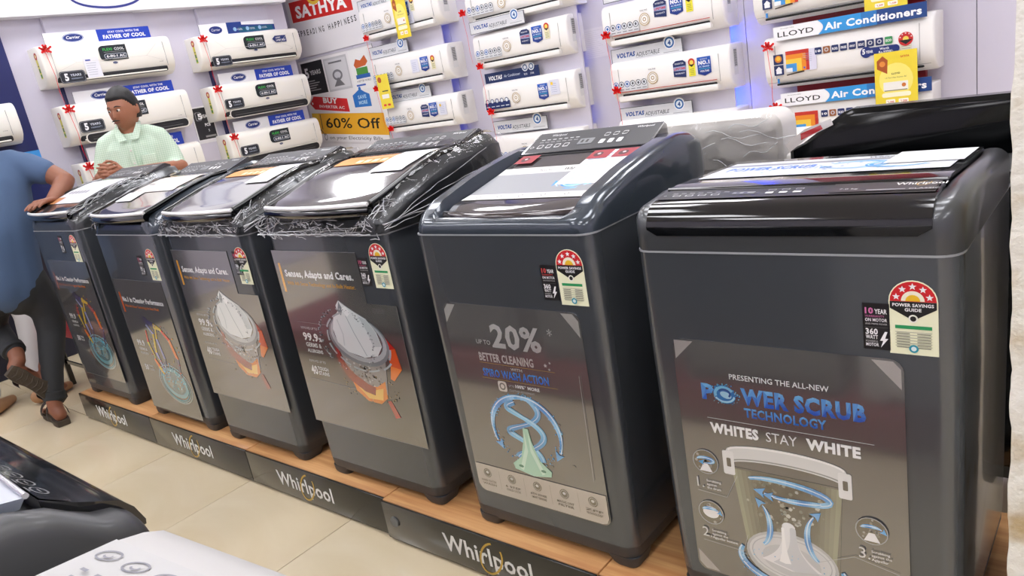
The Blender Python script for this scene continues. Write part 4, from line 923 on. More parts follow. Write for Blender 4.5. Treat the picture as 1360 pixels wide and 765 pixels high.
# ------------------------------------------------------------------ air conditioners
def ac_unit(label, cat_group, base, rz, w, h, style, feats):
    """local: x along the wall, front faces -y, back on the wall plane y=0"""
    t = empty('air_conditioner', base, rz, label, 'air conditioner', cat_group); m = M_CREAM if style == 'c' else M_ACWHITE; D = .2
    prof = [(0, .0), (0, h), (-D+.05, h), (-D+.025, h-.008), (-D+.008, h-.025), (-D, h-.05), (-D-.004, h*.5), (-D, .085), (-D+.012, .055), (-D+.05, .018), (-D+.09, .0)]
    loops = []
    for x, k in ((-w/2, .93), (-w/2+.004, .975), (-w/2+.014, 1.), (w/2-.014, 1.), (w/2-.004, .975), (w/2, .93)):
        loops.append([(x, y*k if y < -.05 else y, lerp(h/2, z, k*.5+.5)) for y, z in prof])
    MB().loft(loops).build('housing', m, t, 40)
    # end cap seams
    for sx in (-1, 1): MB().box(sx*(w/2-.07)-.001, -D-.0055, .06, sx*(w/2-.07)+.001, -D-.001, h-.045).build('end_seam', mat('ac_seam_grey', (176, 174, 172), .6), t, 0)
    if style == 'c':
        MB().box(-w/2+.07, -D+.004, .022, w/2-.07, -D+.05, .062, .012).build('air_outlet', M_DARK, t)
        MB().box(-w/2+.09, -D-.006, .024, w/2-.09, -D+.012, .034, .003).build('louver', m, t)
    elif style == 'v':
        MB().box(-w/2+.08, -D+.004, .045, w/2-.1, -D+.02, .058, .003).build('air_outlet', M_DARK, t)
        MB().box(-w/2+.05, -D-.002, .012, w/2-.09, -D+.04, .047, .006).build('louver', m, t)
    else:
        MB().box(-w/2+.06, -D+.02, .02, w/2-.06, -D+.05, .03, .003).build('air_outlet', M_DARK, t)
        MB().box(-w/2+.02, -D-.002, .038, w/2-.02, -D-.0, .041).build('front_groove', mat('ac_seam_grey', (176, 174, 172), .6), t, 0)
    F = lambda x, z: FRONT(x, -D-.0075, z); navy = (24, 42, 96)
    def put(p, name, x, z, mm=None, sc=1.): p.build(name, t, F(x, z) @ (Matrix.Diagonal((sc[0], sc[1], 1, 1)) if isinstance(sc, tuple) else Matrix.Scale(sc, 4)), mm or M_PRINT)
    if style == 'c':
        if 'nologo' not in feats:
            p = Print(); p.rr(0, 0, .13, .095, .025, (20, 30, 36), .0008); p.rect(.03, 0, .13, .095, (20, 30, 36)); p.text('FLEXI', .02, .063, .016, (60, 190, 80), w=.044, bold=.02); p.text('COOL', .074, .063, .016, WH, w=.046, bold=.02); p.rect(.022, .053, .12, .0545, (180, 180, 180))
            p.rr(.02, .012, .125, .043, .01, (190, 195, 205)); p.rr(.0225, .0145, .1225, .0405, .009, (28, 42, 60)); p.text('6-IN-1 AC', .03, .02, .015, WH, w=.088, bold=.04); put(p, 'feature_sticker', -.085, h-.145, None, (1.55, 1.12))
        if 'cap' in feats:
            p = Print(); p.rr(0, 0, .14, .065, .015, (26, 28, 34), .0008); p.rr(.003, .003, .137, .062, .013, (150, 152, 156)); p.rr(.005, .005, .135, .06, .012, (26, 30, 40)); p.text('5', .025, .015, .038, WH, w=.022, bold=.05); p.text('YEARS', .058, .035, .013, (210, 215, 225), w=.06, bold=.02); p.text('WARRANTY', .058, .018, .009, (160, 170, 190), w=.065); put(p, 'warranty_sticker', -w*.42, .012 if 'slim' in feats else .078, None, 1.25)
        if 'latest' in feats:
            p = Print(); p.poly([(0, .03), (.03, 0), (.14, 0), (.14, .055), (.03, .055)], (24, 46, 110)); p.text('LATEST', .035, .032, .012, WH, w=.05, bold=.03); p.text('LATEST TECH', .035, .01, .014, WH, w=.095, bold=.04); put(p, 'latest_sticker', w*.2, h-.11)
        if 'paper' in feats:
            p = Print(); p.plate([(0, 0), (.09, .004), (.086, .12), (-.002, .118)], (228, 228, 236), .0008)
            for k in range(6): p.rect(.01, .018+.013*k, .06+.004*(k % 3), .020+.013*k, (150, 155, 170))
            p.rect(.01, .098, .04, .106, (60, 80, 160)); put(p, 'price_paper', -w*.22, .03, None, 1.2)
        if 'chev' in feats:
            p = Print()
            for sx in (-1, 1):
                p.line([(sx*w*.40, .10), (sx*w*.27, .145), (0, .145)], .0022, (220, 216, 208)); p.line([(sx*w*.27, .145), (sx*w*.37, .225)], .0022, (220, 216, 208))
            put(p, 'front_crease', 0, 0)
        if 'open' in feats:
            p = Print(); p.rr(-w*.40, .000, w*.44, .070, .030, (222, 218, 208)); p.rr(-w*.39, .006, w*.43, .064, .026, (20, 20, 22)); p.rect(-w*.35, .022, w*.38, .027, (90, 90, 92)); p.rect(-w*.35, .040, w*.36, .043, (60, 60, 64)); put(p, 'outlet_slot', 0, 0)
        p = Print(); p.disc(0, 0, .018, (30, 44, 96), .008, 16); p.text('Carrier', 0, -.003, .006, (225, 228, 235), w=.026, align='c'); put(p, 'badge', .01, h*.42)
        # energy strip on the left cheek
        p = Print(); energy_strip(p); p.build('energy_label', t, plane_M((-w/2-.0012, -.10, h*.24), (0, -1, 0), (0, 0, 1)) @ Matrix.Scale(1.35, 4))
        p = Print(); p.text('5 STAR', 0, 0, .006, (90, 90, 90), w=.03); put(p, 'model_print', w*.36, .09)
    elif style == 'v':
        p = Print()
        if 'navystrip' in feats:
            p.rect(0, 0, .19, .04, navy)
            for k in range(5): p.disc(.02+.037*k, .045, .014, navy); p.disc(.02+.037*k, .045, .010, (220, 225, 232))
            for k in range(5): p.rect(.008+.037*k, .012, .034+.037*k, .017, (200, 205, 215))
        else:
            p.rr(0, 0, .2, .036, .006, (176, 180, 186)); p.rr(.002, .002, .198, .034, .005, (216, 218, 222))
            for k in range(6):
                c = (30, 96, 170) if k in (0, 2) else (84, 88, 96); p.disc(.018+.033*k, .036, .0155, c); p.disc(.018+.033*k, .036, .012, (226, 230, 236)); p.disc(.018+.033*k, .036, .006, c, .007)
                p.rect(.006+.033*k, .008, .03+.033*k, .012, (130, 134, 140))
        put(p, 'feature_icons', -w/2+.02, .078, None, 1.3)
        p = Print(); p.disc(0, 0, .032, (176, 150, 96)); p.disc(0, 0, .028, (238, 236, 232)); p.arc(0, 0, .022, .022, 0, 360, .003, (160, 134, 84)); p.disc(0, 0, .010, (170, 140, 90)); p.disc(0, 0, .006, (238, 236, 232)); p.text('VOLTAS', 0, .042, .008, (110, 110, 120), w=.045, align='c', bold=.02); put(p, 'gold_seal', -w*.12, h*.52, None, 1.2)
        for (n, x, z) in feats.get('stk', ()):
            p = Print()
            if n == 'life':
                p.poly([(0, .01), (.085, 0), (.09, .09), (.07, .105), (.02, .105), (0, .09)], navy); p.poly([(0, .045), (.088, .04), (.088, .07), (0, .068)], (150, 170, 205)); p.text('LIFETIME', .044, .049, .014, (190, 50, 70), w=.08, bold=.05, align='c', rot=.0); p.text('INVERTER', .044, .082, .010, WH, w=.06, align='c'); p.text('WARRANTY', .044, .022, .010, WH, w=.065, align='c')
            elif n == 'no1':
                p.rect(0, .012, .09, .11, (22, 50, 130), (28, 90, 190), 6); p.poly([(0, .012), (.045, -.004), (.09, .012)], (22, 50, 130)); p.text("INDIA'S", .045, .093, .008, WH, w=.045, align='c'); p.text('NO.1', .045, .066, .022, WH, w=.074, bold=.06, align='c'); p.text('AC BRAND', .045, .048, .010, (200, 225, 250), w=.07, bold=.02, align='c'); p.rect(.008, .038, .082, .041, (60, 190, 220)); p.text('VOLTAS', .045, .02, .011, WH, w=.06, bold=.03, align='c')
            elif n == 'en':
                p.rect(0, 0, .045, .085, (236, 226, 60) if 'ye' in feats else (232, 226, 190)); p.disc(.0225, .085, .0225, (200, 50, 40)); p.disc(.0225, .083, .013, (236, 214, 90)); p.poly([(.002, .07), (.043, .07), (.0225, .055)], (24, 24, 24))
                for k in range(4): p.rect(.008, .01+.01*k, .037, .013+.01*k, (110, 120, 60))
            else:
                p.plate([(0, 0), (.085, .002), (.083, .105), (0, .105)], (222, 224, 238), .0008)
                for k in range(5): p.rect(.01, .02+.014*k, .06, .023+.014*k, (170, 176, 205))
                if n == 'paper2': p.rect(.01, .07, .03, .09, (240, 200, 60))
            put(p, {'life': 'lifetime_sticker', 'no1': 'award_sticker', 'en': 'energy_label'}.get(n, 'price_paper'), x, z)
        # barcode on the right cheek, faces +x
        p = Print(); p.rect(0, -.02, .06, .14, (226, 226, 224)); p.rect(.01, .03, .05, .13, (90, 90, 92))
        for k in range(12): p.rect(.01, .033+.008*k, .05, .0355+.008*k, (226, 226, 224))
        p.build('barcode_label', t, plane_M((w/2+.0015, -.15, h*.38), (0, 1, 0), (0, 0, 1)))
        if 'red' in feats: MB().box(-w/2+.08, -D-.009, .072, w/2-.09, -D-.004, .076).build('red_trim', mat('red_pinstripe', (190, 60, 50), .4), t, 0)
    else:
        rowy = .165; names = ['10', '', 'R32', 'FREE', '4WAY', '52C', '', '', 'ECO']
        for k, s_ in enumerate(names):
            p = Print(); c = (30, 46, 96) if k not in (1, 8) else ((150, 90, 50) if k == 1 else (60, 150, 90)); p.rr(0, 0, .037, .037, .005, c); 
            if s_: p.text(s_, .0185, .012, .012, WH, w=.028, bold=.04, align='c')
            else: p.disc(.0185, .019, .011, (200, 200, 205)); p.disc(.0185, .019, .006, c)
            put(p, 'feature_icon', -w*.17+.045*k, rowy)
        p = Print(); p.rect(0, .06, .055, .115, (30, 46, 96)); p.disc(.0275, .09, .02, (214, 130, 40)); p.disc(.0275, .092, .012, (240, 190, 60)); p.rect(0, 0, .055, .055, (30, 46, 96)); p.poly([(.008, .03), (.0275, .048), (.047, .03), (.043, .03), (.043, .008), (.012, .008), (.012, .03)], WH); put(p, 'coil_sticker', -w/2+.06, .08)
        p = Print(); p.rect(0, 0, .13, .115, (196, 52, 40)); p.rect(0, 0, .112, .095, (232, 140, 40)); p.rect(0, 0, .088, .07, (240, 200, 70)); p.rect(0, 0, .06, .045, (70, 150, 215)); p.rect(0, 0, .035, .022, (235, 240, 245)); put(p, 'colour_sticker', -w/2+.13, .09)
        p = Print(); p.poly([(0, .012), (.1, .022), (.1, .032), (0, .018)], (60, 50, 40)); put(p, 'caption_print', -w/2+.13, .06)
        if 'paper' in feats:
            p = Print(); p.plate([(0, 0), (.085, .0), (.085, .115), (0, .115)], (216, 214, 232), .0008)
            for k in range(5): p.rect(.01, .05+.01*k, .06, .052+.01*k, (160, 160, 190))
            p.rect(.012, .012, .022, .022, (60, 90, 190)); put(p, 'price_paper', -w/2+.215, .088)
        p = Print(); p.rr(0, 0, .19, .04, .018, (26, 46, 116)); p.disc(.028, .02, .029, (26, 46, 116)); p.text('5', .008, .012, .026, WH, w=.015, bold=.05); p.text('YEAR', .026, .014, .014, WH, w=.036, bold=.04); p.text('Worth', .095, .022, .012, WH, w=.045, bold=.03); p.text('Rs.9990/-', .09, .006, .011, WH, w=.07, bold=.03); put(p, 'warranty_sticker', w*.1, .118)
        p = Print(); p.rect(.008, 0, .062, .085, (226, 220, 196)); p.disc(.035, .082, .035, (200, 40, 40)); p.disc(.035, .082, .014, (236, 214, 90)); p.poly([(.002, .078), (.068, .078), (.035, .055)], (24, 24, 24))
        for k in range(5): p.star(.035+.028*math.cos(R(160-35*k)), .083+.028*math.sin(R(160-35*k)), .005, WH)
        for k in range(4): p.rect(.014, .012+.011*k, .056, .014+.011*k, (150, 145, 120))
        p.text('5-STAR', .01, -.014, .006, (130, 130, 130), w=.03); put(p, 'energy_label', w*.31, .095)
        MB().box(-w/2+.075, -D-.007, .035, -w/2+.085, -D+.0, .06).build('blue_tape', mat('blue_tape', (50, 130, 200), .5), t, 0)
    return t
def energy_strip(p):
    p.rect(0, 0, .022, .1, (222, 214, 80)); p.disc(.011, .112, .018, (190, 60, 50)); p.disc(.011, .112, .009, (236, 220, 150)); p.rect(.003, .03, .019, .05, (80, 130, 60)); p.rect(.003, .06, .019, .064, (60, 60, 60)); p.rect(.002, .006, .02, .022, (90, 150, 60))

def sign(label, M, w, h, draw, t=.006, cat='sign board', grp=None, pts=None, col=(236, 236, 240)):
    o = Print(); o.plate(pts or [(0, 0), (w, 0), (w, h), (0, h)], col, t, (120, 120, 126)); draw(o, w, h)
    ob = o.build('sign_board', None, M, M_PRINT); return tag(ob, label, cat, grp)
def sign_father(p, w, h):
    p.rect(w*.48, 0, w, h, (26, 62, 178)); p.disc(w*.255, h*.5, .073, (24, 46, 120), h*.36); p.arc(w*.255, h*.5, .068, h*.32, 0, 360, .003, (200, 210, 235)); p.text('Carrier', w*.255, h*.42, h*.24, WH, w=.095, align='c', shear=.2, bold=.02)
    p.text('STAY COOL WITH THE', w*.74, h*.66, h*.17, WH, w=w*.31, bold=.03, align='c'); p.text('FATHER OF COOL', w*.74, h*.22, h*.3, WH, w=w*.42, bold=.05, align='c')
def sign_flexi(p, w, h):
    p.disc(w*.2, h*.45, .06, (24, 46, 120), h*.33); p.text('Carrier', w*.2, h*.37, h*.22, WH, w=.08, align='c', shear=.2)
    p.poly([(w*.35, h*.02), (w, h*.1), (w, h*.6), (w*.55, h*.75), (w*.55, h*1.02), (w*.35, h*1.02)], (26, 56, 130)); p.rect(w*.5, h*.1, w*.97, h*.55, (20, 90, 120))
    for k in range(3): p.disc(w*(.45+.17*k), h*.4, .016, (150, 190, 220)); p.text('COOL', w*(.48+.17*k), h*.3, h*.16, WH, w=.05)
def sign_volt(p, w, h):
    p.rect(0, 0, w, h, (80, 84, 92)); p.rect(.004, .004, w-.004, h-.004, (222, 223, 226), (204, 206, 212), 4)
    p.text('VOLTAS', w*.07, h*.36, h*.3, (32, 74, 150), w=w*.27, bold=.05, shear=.2); p.text('ADJUSTABLE', w*.355, h*.28, h*.28, (60, 64, 76), w=w*.33, bold=.01, shear=.2); p.rect(w*.35, h*.2, w*.66, h*.22, (130, 134, 140))
    p.disc(w*.83, h*.82, h*.42, (236, 238, 240)); p.disc(w*.83, h*.82, h*.36, (32, 100, 170)); p.disc(w*.83, h*.82, h*.25, (222, 234, 244)); p.text('4', w*.83, h*.67, h*.3, (20, 70, 140), bold=.05, align='c'); p.rect(w*.74, h*.2, w*.95, h*.24, (150, 154, 160))
def volt_pts(w, h):
    c = (w*.83, h*.82); r = h*.46
    return [(0, 0), (w, 0), (w, h), (c[0]+r*.92, h)]+[(c[0]+r*math.cos(R(a)), c[1]+r*math.sin(R(a))) for a in range(25, 156, 13)]+[(c[0]-r*.92, h), (0, h)]
def sign_volt_navy(p, w, h):
    p.rect(0, 0, w, h, (24, 44, 92)); p.text('VOLTAS', w*.06, h*.28, h*.4, WH, w=w*.26, bold=.05, shear=.2); p.text('Air Conditioner', w*.36, h*.36, h*.28, (215, 222, 235), w=w*.3); 
    for x in (.76, .87): p.disc(w*x, h*.98, h*.38, (222, 228, 236)); p.disc(w*x, h*.98, h*.28, (60, 90, 140)); p.disc(w*x, h*.98, h*.18, (222, 228, 236))
    p.text('R32', w*.73, h*.25, h*.18, WH, w=.03); p.text('STAR', w*.84, h*.25, h*.18, WH, w=.035)
def sign_lloyd(p, w, h):
    n = 16; p.poly([(.004, .004), (w*.31, .004)]+[(w*.31+.028*math.sin(PI*k/n), .004+(h-.008)*k/n) for k in range(n+1)]+[(.004, h-.004)], (242, 242, 245))
    p.poly([(w*.315, 0), (w*.7, 0), (w*.7, h), (w*.315, h)]+[(w*.315+.028*math.sin(PI*k/n), h*(1-k/n)) for k in range(1, n)], (52, 150, 218)); p.poly([(w*.7, 0), (w, 0), (w, h), (w*.7, h)], (28, 66, 130))
    for i, (a, b) in enumerate(((.33, .7),)): p.rect(w*.6, 0, w*.7, h, (44, 120, 190))
    p.text('LLOYD', w*.03, h*.25, h*.38, (24, 24, 28), w=w*.255, bold=.01); p.text('THE COOLING LEGEND', w*.05, h*.8, h*.07, (90, 90, 90), w=w*.1)
    p.text('Air Conditioners', w*.36, h*.24, h*.5, (250, 250, 252), w=w*.61, bold=.035)

bow_me = None
def bow(label, loc, rz, s=1., tail=.16):
    global bow_me
    if bow_me is None:
        m = MB()
        for a, l in ((30, .032), (150, .03), (75, .026), (105, .027), (200, .022), (-20, .024)):
            d = Vector((math.cos(R(a)), 0, math.sin(R(a)))); q = Vector((-d.z, 0, d.x)); pts = [Vector((0, 0, 0)), d*l*.5+q*.008+Vector((0, -.008, 0)), d*l+Vector((0, -.012, 0)), d*l*.5-q*.008+Vector((0, -.006, 0)), Vector((0, 0, 0))]
            lo = [[p_+Vector((0, sy, 0))+q*0 for sy in (-.006, .006)] for p_ in pts]; k = len(m.v)
            vs = [x for l_ in lo for x in l_]; m.add(vs, [(2*i, 2*i+1, 2*i+3, 2*i+2) for i in range(4)])
            m.add([Vector((0, -.004, 0))+q*.003, d*l*1.1+q*.006+Vector((0, -.01, 0)), d*l*1.25-Vector((0, .01, 0)), d*l*1.1-q*.006+Vector((0, -.01, 0)), Vector((0, -.004, 0))-q*.003], [(0, 1, 2, 3, 4)])
        m.ball((0, -.006, 0), .006, nu=8, nv=6)
        ob = m.build('gift_bow', M_RED, None, 0); bow_me = ob.data
        rb = MB(); rb.tube([(-.004, -.006, 0), (.0, -.008, -.03), (.008, -.007, -.08), (.004, -.005, -.13), (.012, -.004, -.17)], [.0016, .0014, .0012, .0014, .0006], 4)
        r2 = rb.build('ribbon_tail', M_RED, None, 40); bow.tail = r2.data; bpy.data.objects.remove(r2); bpy.data.objects.remove(ob)
    o = link('gift_bow', bow_me); o.location = loc; o.rotation_euler = (0, 0, rz); o.scale = (s, s, s); tag(o, label, 'gift bow', 'red ribbon bows on the air conditioners')
    r_ = link('ribbon_tail', bow.tail, o); r_.scale = (1, 1, tail/.16)
    return o
ORD = {1: 'top', 2: 'second', 3: 'third', 4: 'lowest'}
# left wall columns (units face +x)
RL = PI/2   # local -y -> +x
GL = 'cream split air conditioners on the left wall'
leftw = [  # column, row, y0, y1, ztop, zbot, feats, sign(y0,y1,z0,z1,kind)
    (1, 1, .995, 1.895, 2.055, 1.775, {'cap', 'slim', 'chev', 'paper'}, (1.02, 1.78, 2.062, 2.135, 'f')),
    (1, 2, 1.02, 1.92, 1.645, 1.36, {'cap', 'open'}, (1.09, 1.84, 1.652, 1.725, 'f')),
    (1, 3, 1.03, 1.91, 1.235, .95, {'cap', 'open'}, (1.06, 1.80, 1.243, 1.33, 'f')),
    (2, 1, 2.17, 3.10, 2.03, 1.765, {'cap', 'slim', 'latest', 'chev'}, (2.19, 2.9, 2.035, 2.115, 'x')),
    (2, 2, 2.18, 3.08, 1.635, 1.355, {'cap', 'open'}, (2.24, 2.97, 1.64, 1.722, 'f')),
    (2, 3, 2.21, 3.09, 1.24, .96, {'cap', 'open'}, (2.26, 2.98, 1.243, 1.325, 'f')),
]
D_L = {(1, 1): 'cream air conditioner with moulded creases and white price paper, topmost at far left', (1, 2): 'cream air conditioner directly behind the head of the man in green',
       (1, 3): 'cream air conditioner low behind the hands and shoulder of the man in green', (2, 1): 'cream air conditioner with small blue latest technology sticker, top beside the wall corner',
       (2, 2): 'cream air conditioner with long dark open slot, middle of column beside the wall corner', (2, 3): 'cream air conditioner lowest beside the wall corner, just above the washers'}
for c_, r_, y0, y1, zt, zb, fe, sg in leftw:
    y0 -= .05
    ac_unit(D_L[(c_, r_)], GL, (WX, (y0+y1)/2, zb), RL, y1-y0, zt-zb, 'c', fe)
    where = '%s unit in the %s' % (ORD[r_], 'column left of the man in green' if c_ == 1 else 'column beside the corner')
    M_ = plane_M((WX+.15, sg[0], sg[2]-.01), (0, 1, 0), (0, 0, 1))
    nm = {(1, 1): 'FATHER OF COOL board on the uppermost unit at far left', (1, 2): 'FATHER OF COOL board half hidden by the black hair of the man', (1, 3): 'FATHER OF COOL board partly behind the green shirt shoulder',
          (2, 1): 'dark blue picture board with round icons over the top corner unit', (2, 2): 'FATHER OF COOL board over the middle unit beside the corner', (2, 3): 'FATHER OF COOL board over the lowest unit beside the corner'}[(c_, r_)]
    sign(nm, M_, sg[1]-sg[0], sg[3]-sg[2]+.012, sign_father if sg[4] == 'f' else sign_flexi, grp='blue and white boards on the left wall')
    bow('red bow on the left end of the '+{(1, 1): 'topmost far left air conditioner', (1, 2): 'air conditioner beside the man\'s black hair', (1, 3): 'air conditioner near the man\'s clasped hands', (2, 1): 'top air conditioner beside the corner', (2, 2): 'middle air conditioner beside the corner', (2, 3): 'lowest air conditioner beside the corner'}[(c_, r_)],
        (WX+.215, y0+.035, zt-.04), RL, 1.3, .26)
# two more units on the navy panel at far left
ac_unit('rounded white air conditioner on the navy panel at the left edge', GL, (WX+.03, .24, 1.44), RL, .88, .27, 'c', {'nologo', 'paper'})
ac_unit('white air conditioner above another on the navy panel, barely inside the frame', GL, (WX+.03, .17, 1.82), RL, .88, .27, 'c', {'nologo'})
# poster with a big 5 on the left wall, between columns
def five(p, w, h): p.rect(0, 0, w, h, (230, 228, 232)); p.rect(.012, .03, w-.012, h-.012, (34, 34, 38)); p.rr(.03, h*.62, w*.42, h*.85, .01, (160, 160, 165)); p.rr(.035, h*.63, w*.4, h*.84, .01, (34, 34, 38)); p.text('5', .05, h*.66, h*.15, WH, w=.04, bold=.04); p.text('YEARS', w*.42, h*.68, h*.09, WH, w=w*.45, bold=.02); p.text('PCB', w*.5, h*.45, h*.08, WH, w=.05, bold=.04); p.text('5', w*.6, h*.3, h*.07, WH); p.rect(w*.4, h*.15, w*.9, h*.2, (150, 150, 150))
sign('black and white warranty poster with a big 5 on the left wall', plane_M((WX+.004, 2.0, 1.2), (0, 1, 0), (0, 0, 1)), .19, .3, five, .002, 'poster')

# back wall columns (face -y)
GB = 'white split air conditioners on the back wall'
S3 = lambda *a: list(a)
back = [  # x0, x1, ztop, zbot, style, feats, label
    (-3.83, -2.88, 2.05, 1.78, 'v', {'stk': S3(('no1', .06, .11), ('en', .17, .14), ('paper', .10, .05))}, 'air conditioner with a yellow card over it, topmost right of the red sign'),
    (-3.82, -2.89, 1.63, 1.355, 'v', {'stk': S3(('paper', .05, .10), ('no1', .16, .1), ('en', .28, .1))}, 'white air conditioner with dark outlet teeth, middle of column right of the red sign'),
    (-3.78, -2.87, 1.25, .99, 'v', {'stk': S3(('life', .03, .1), ('no1', .13, .1), ('paper2', .24, .1))}, 'white air conditioner just right of the 60% OFF poster'),
    (-3.75, -2.85, .855, .6, 'v', {'stk': S3(('no1', .13, .1),)}, 'air conditioner lowest in column right of the red sign, hidden behind washer backs'),
    (-2.62, -1.67, 1.93, 1.69, 'v', {'stk': S3(('en', .28, .12),)}, 'air conditioner cut by the top edge with a grey line of louvre'),
    (-2.61, -1.73, 1.64, 1.375, 'v', {'stk': S3(('life', .03, .12), ('no1', .14, .12), ('en', .25, .13))}, 'white air conditioner with shield and ribbon stickers, above the navy sign'),
    (-2.60, -1.73, 1.27, 1.0, 'v', {'navystrip': 1, 'stk': S3(('no1', .11, .1), ('paper2', .22, .12))}, 'white air conditioner with navy icon strip, below the navy sign'),
    (-2.59, -1.73, .87, .6, 'v', {'stk': S3(('no1', .11, .1),)}, 'white air conditioner rising behind the wrapped washer lid'),
    (-1.45, -.6, 1.63, 1.36, 'v', {'red': 1, 'ye': 1, 'stk': S3(('life', -.03, .13), ('no1', .08, .13), ('en', .19, .13))}, 'upper air conditioner with a red pinstripe, near the blue light'),
    (-1.44, -.59, 1.265, .995, 'v', {'red': 1, 'ye': 1, 'stk': S3(('life', .05, .115), ('en', .155, .115), ('no1', .215, .11))}, 'lower air conditioner with a red pinstripe, near the blue light'),
    (-1.43, -.58, .88, .6, 'v', {'stk': S3(('no1', .2, .1),)}, 'air conditioner half hidden behind the white wrapped washer console'),
    (-.41, .50, 1.62, 1.335, 'l', {}, 'white air conditioner cut by the top edge, above the red backing panel'),
    (-.37, .515, 1.255, .965, 'l', {'paper': 1}, 'white air conditioner with full row of square icons and lilac price paper, at right'),
    (-.34, .50, .9, .62, 'l', {}, 'white air conditioner behind the black washer hood, row of square icons'),
]
for x0, x1, zt, zb, s_, fe, lb in back:
    ac_unit(lb, GB, ((x0+x1)/2, WY-.012 if s_ == 'v' else WY-.05, zb), 0, x1-x0, zt-zb, s_, fe)
GS = 'sign boards over the back wall air conditioners'
for x0, x1, z0, z1, lb in ((-3.87, -3.34, 2.03, 2.12, 'small grey sign with 4 badge at top, right of the red sign'), (-3.85, -3.36, 1.635, 1.735, 'grey sign with blue 4 drop badge above the toothed outlet unit'),
                       (-3.74, -3.2, 1.252, 1.345, 'grey sign partly hidden by hanging yellow card'), (-3.7, -3.2, .86, .93, 'badge tip of a sign peeping over the wrapped washer'),
                       (-2.60, -2.07, 1.645, 1.735, 'grey sign with blue 4 badge in the second back-wall column, upper'), (-2.59, -2.06, .885, .985, 'grey sign with blue 4 badge low, just above the wrapped washer'),
                       (-1.45, -.92, 1.65, 1.74, 'grey sign cut by the top edge, over the pinstriped unit'), (-1.44, -.915, 1.26, 1.355, 'grey sign with blue 4 badge between the two pinstriped units'), (-1.43, -.89, .875, .965, 'grey sign with blue 4 badge right above the fifth washer panel')):
    w_, h_ = x1-x0, z1-z0; sign(lb, FRONT(x0, 3.238 if z0 == 1.645 else 3.3, z0-.004), w_, h_, sign_volt, grp=GS, pts=volt_pts(w_, h_))
w_, h_ = .53, .075; sign('navy sign with two round white badges in the second back-wall column', FRONT(-2.59, 3.3, 1.27), w_, h_, sign_volt_navy, grp=GS, pts=volt_pts(w_, h_)[:3]+[(w_*.98, h_)]+[(w_*.81+w_*.12*math.cos(R(a)), h_+h_*.42*math.sin(R(a))) for a in range(0, 181, 20)]+[(0, h_)])
sign('blue Air Conditioners sign, fully visible at upper right', FRONT(-.295, 3.19, 1.235), .78, .075, sign_lloyd, grp='blue boards over the right air conditioners', t=.004)
sign('blue Air Conditioners sign, lower one, partly behind the yellow card', FRONT(-.28, 3.19, .868), .78, .072, sign_lloyd, grp='blue boards over the right air conditioners', t=.004)
sign('dark blue card low behind the second back-wall column', FRONT(-2.66, 3.42, 1.02), .12, .3, lambda p, w, h: (p.rect(0, 0, w, h, (30, 64, 130)), p.disc(w*.5, h*.5, .03, (20, 30, 60))), .002, 'poster')
def notice(p, w, h):
    for k in range(14): p.rect(w*.08, h*(.06+.065*k), w*(.6+.3*((k*3) % 4)/4), h*(.068+.065*k), (190, 186, 200))
sign('pale printed notice on the lavender wall between two columns', FRONT(-1.74, WY-.014, 1.32), .19, .2, notice, .002, 'poster', col=(218, 214, 226))
# yellow price cards
def card(p, w, h):
    p.rect(0, 0, w, h, (238, 214, 60)); p.disc(w*.5, h*.5, w*.4, (248, 232, 120), h*.3); p.poly([(w*.06, h*.72), (w*.3, h*.62), (w*.32, h*.86), (w*.2, h*.94), (w*.06, h*.86)], (170, 84, 34)); p.disc(w*.19, h*.8, w*.07, (222, 140, 60))
    p.text('SATHYA', w*.72, h*.88, h*.035, (200, 40, 40), w=w*.2, bold=.03, align='c'); p.text('LLOYD', w*.5, h*.6, h*.03, K, w=w*.2, bold=.03, align='c'); p.text('1.5 Ton 3 Star Inverter AC', w*.5, h*.535, h*.025, K, w=w*.5, align='c')
    p.rr(w*.2, h*.31, w*.78, h*.47, .004, (240, 238, 230)); p.rect(w*.22, h*.31, w*.76, h*.325, (120, 116, 104)); p.disc(w*.68, h*.4, w*.05, (206, 120, 50)); p.rr(w*.16, h*.2, w*.84, h*.28, .01, (250, 244, 210)); p.rr(w*.25, h*.08, w*.47, h*.16, .004, (252, 250, 235)); p.rr(w*.55, h*.08, w*.78, h*.16, .004, (252, 250, 235))
    p.text('*1,500', w*.27, h*.1, h*.035, (200, 40, 40), w=w*.17, bold=.03); p.text('*1,500', w*.58, h*.1, h*.035, (200, 40, 40), w=w*.17, bold=.03)
def card_plain(p, w, h):
    card(p, w, h) if w > .15 else (p.rect(0, 0, w, h, (240, 218, 70)), p.disc(w*.25, h*.85, w*.16, (180, 90, 40)), p.rect(w*.3, h*.5, w*.8, h*.53, (60, 60, 60)), p.rr(w*.2, h*.3, w*.8, h*.42, .003, (245, 243, 235)), p.rect(w*.2, h*.08, w*.42, h*.14, (220, 60, 60)), p.rect(w*.55, h*.08, w*.78, h*.14, (220, 60, 60)))
GC = 'yellow offer cards'
sign('large yellow offer card at right hanging in front of the Air Conditioners sign', FRONT(.235, 3.17, .80), .205, .29, card, .002, 'offer card', GC)
sign('yellow offer card cut by the top edge at upper right', FRONT(.19, 3.2, 1.30), .205, .25, card, .002, 'offer card', GC)
sign('yellow offer card over the top unit right of the red sign', FRONT(-3.36, 3.21, 1.735), .16, .33, card_plain, .002, 'offer card', GC)
sign('narrow yellow offer card dangling beside the 60% OFF poster', FRONT(-3.72, 3.2, 1.21), .15, .285, card_plain, .002, 'offer card', GC)
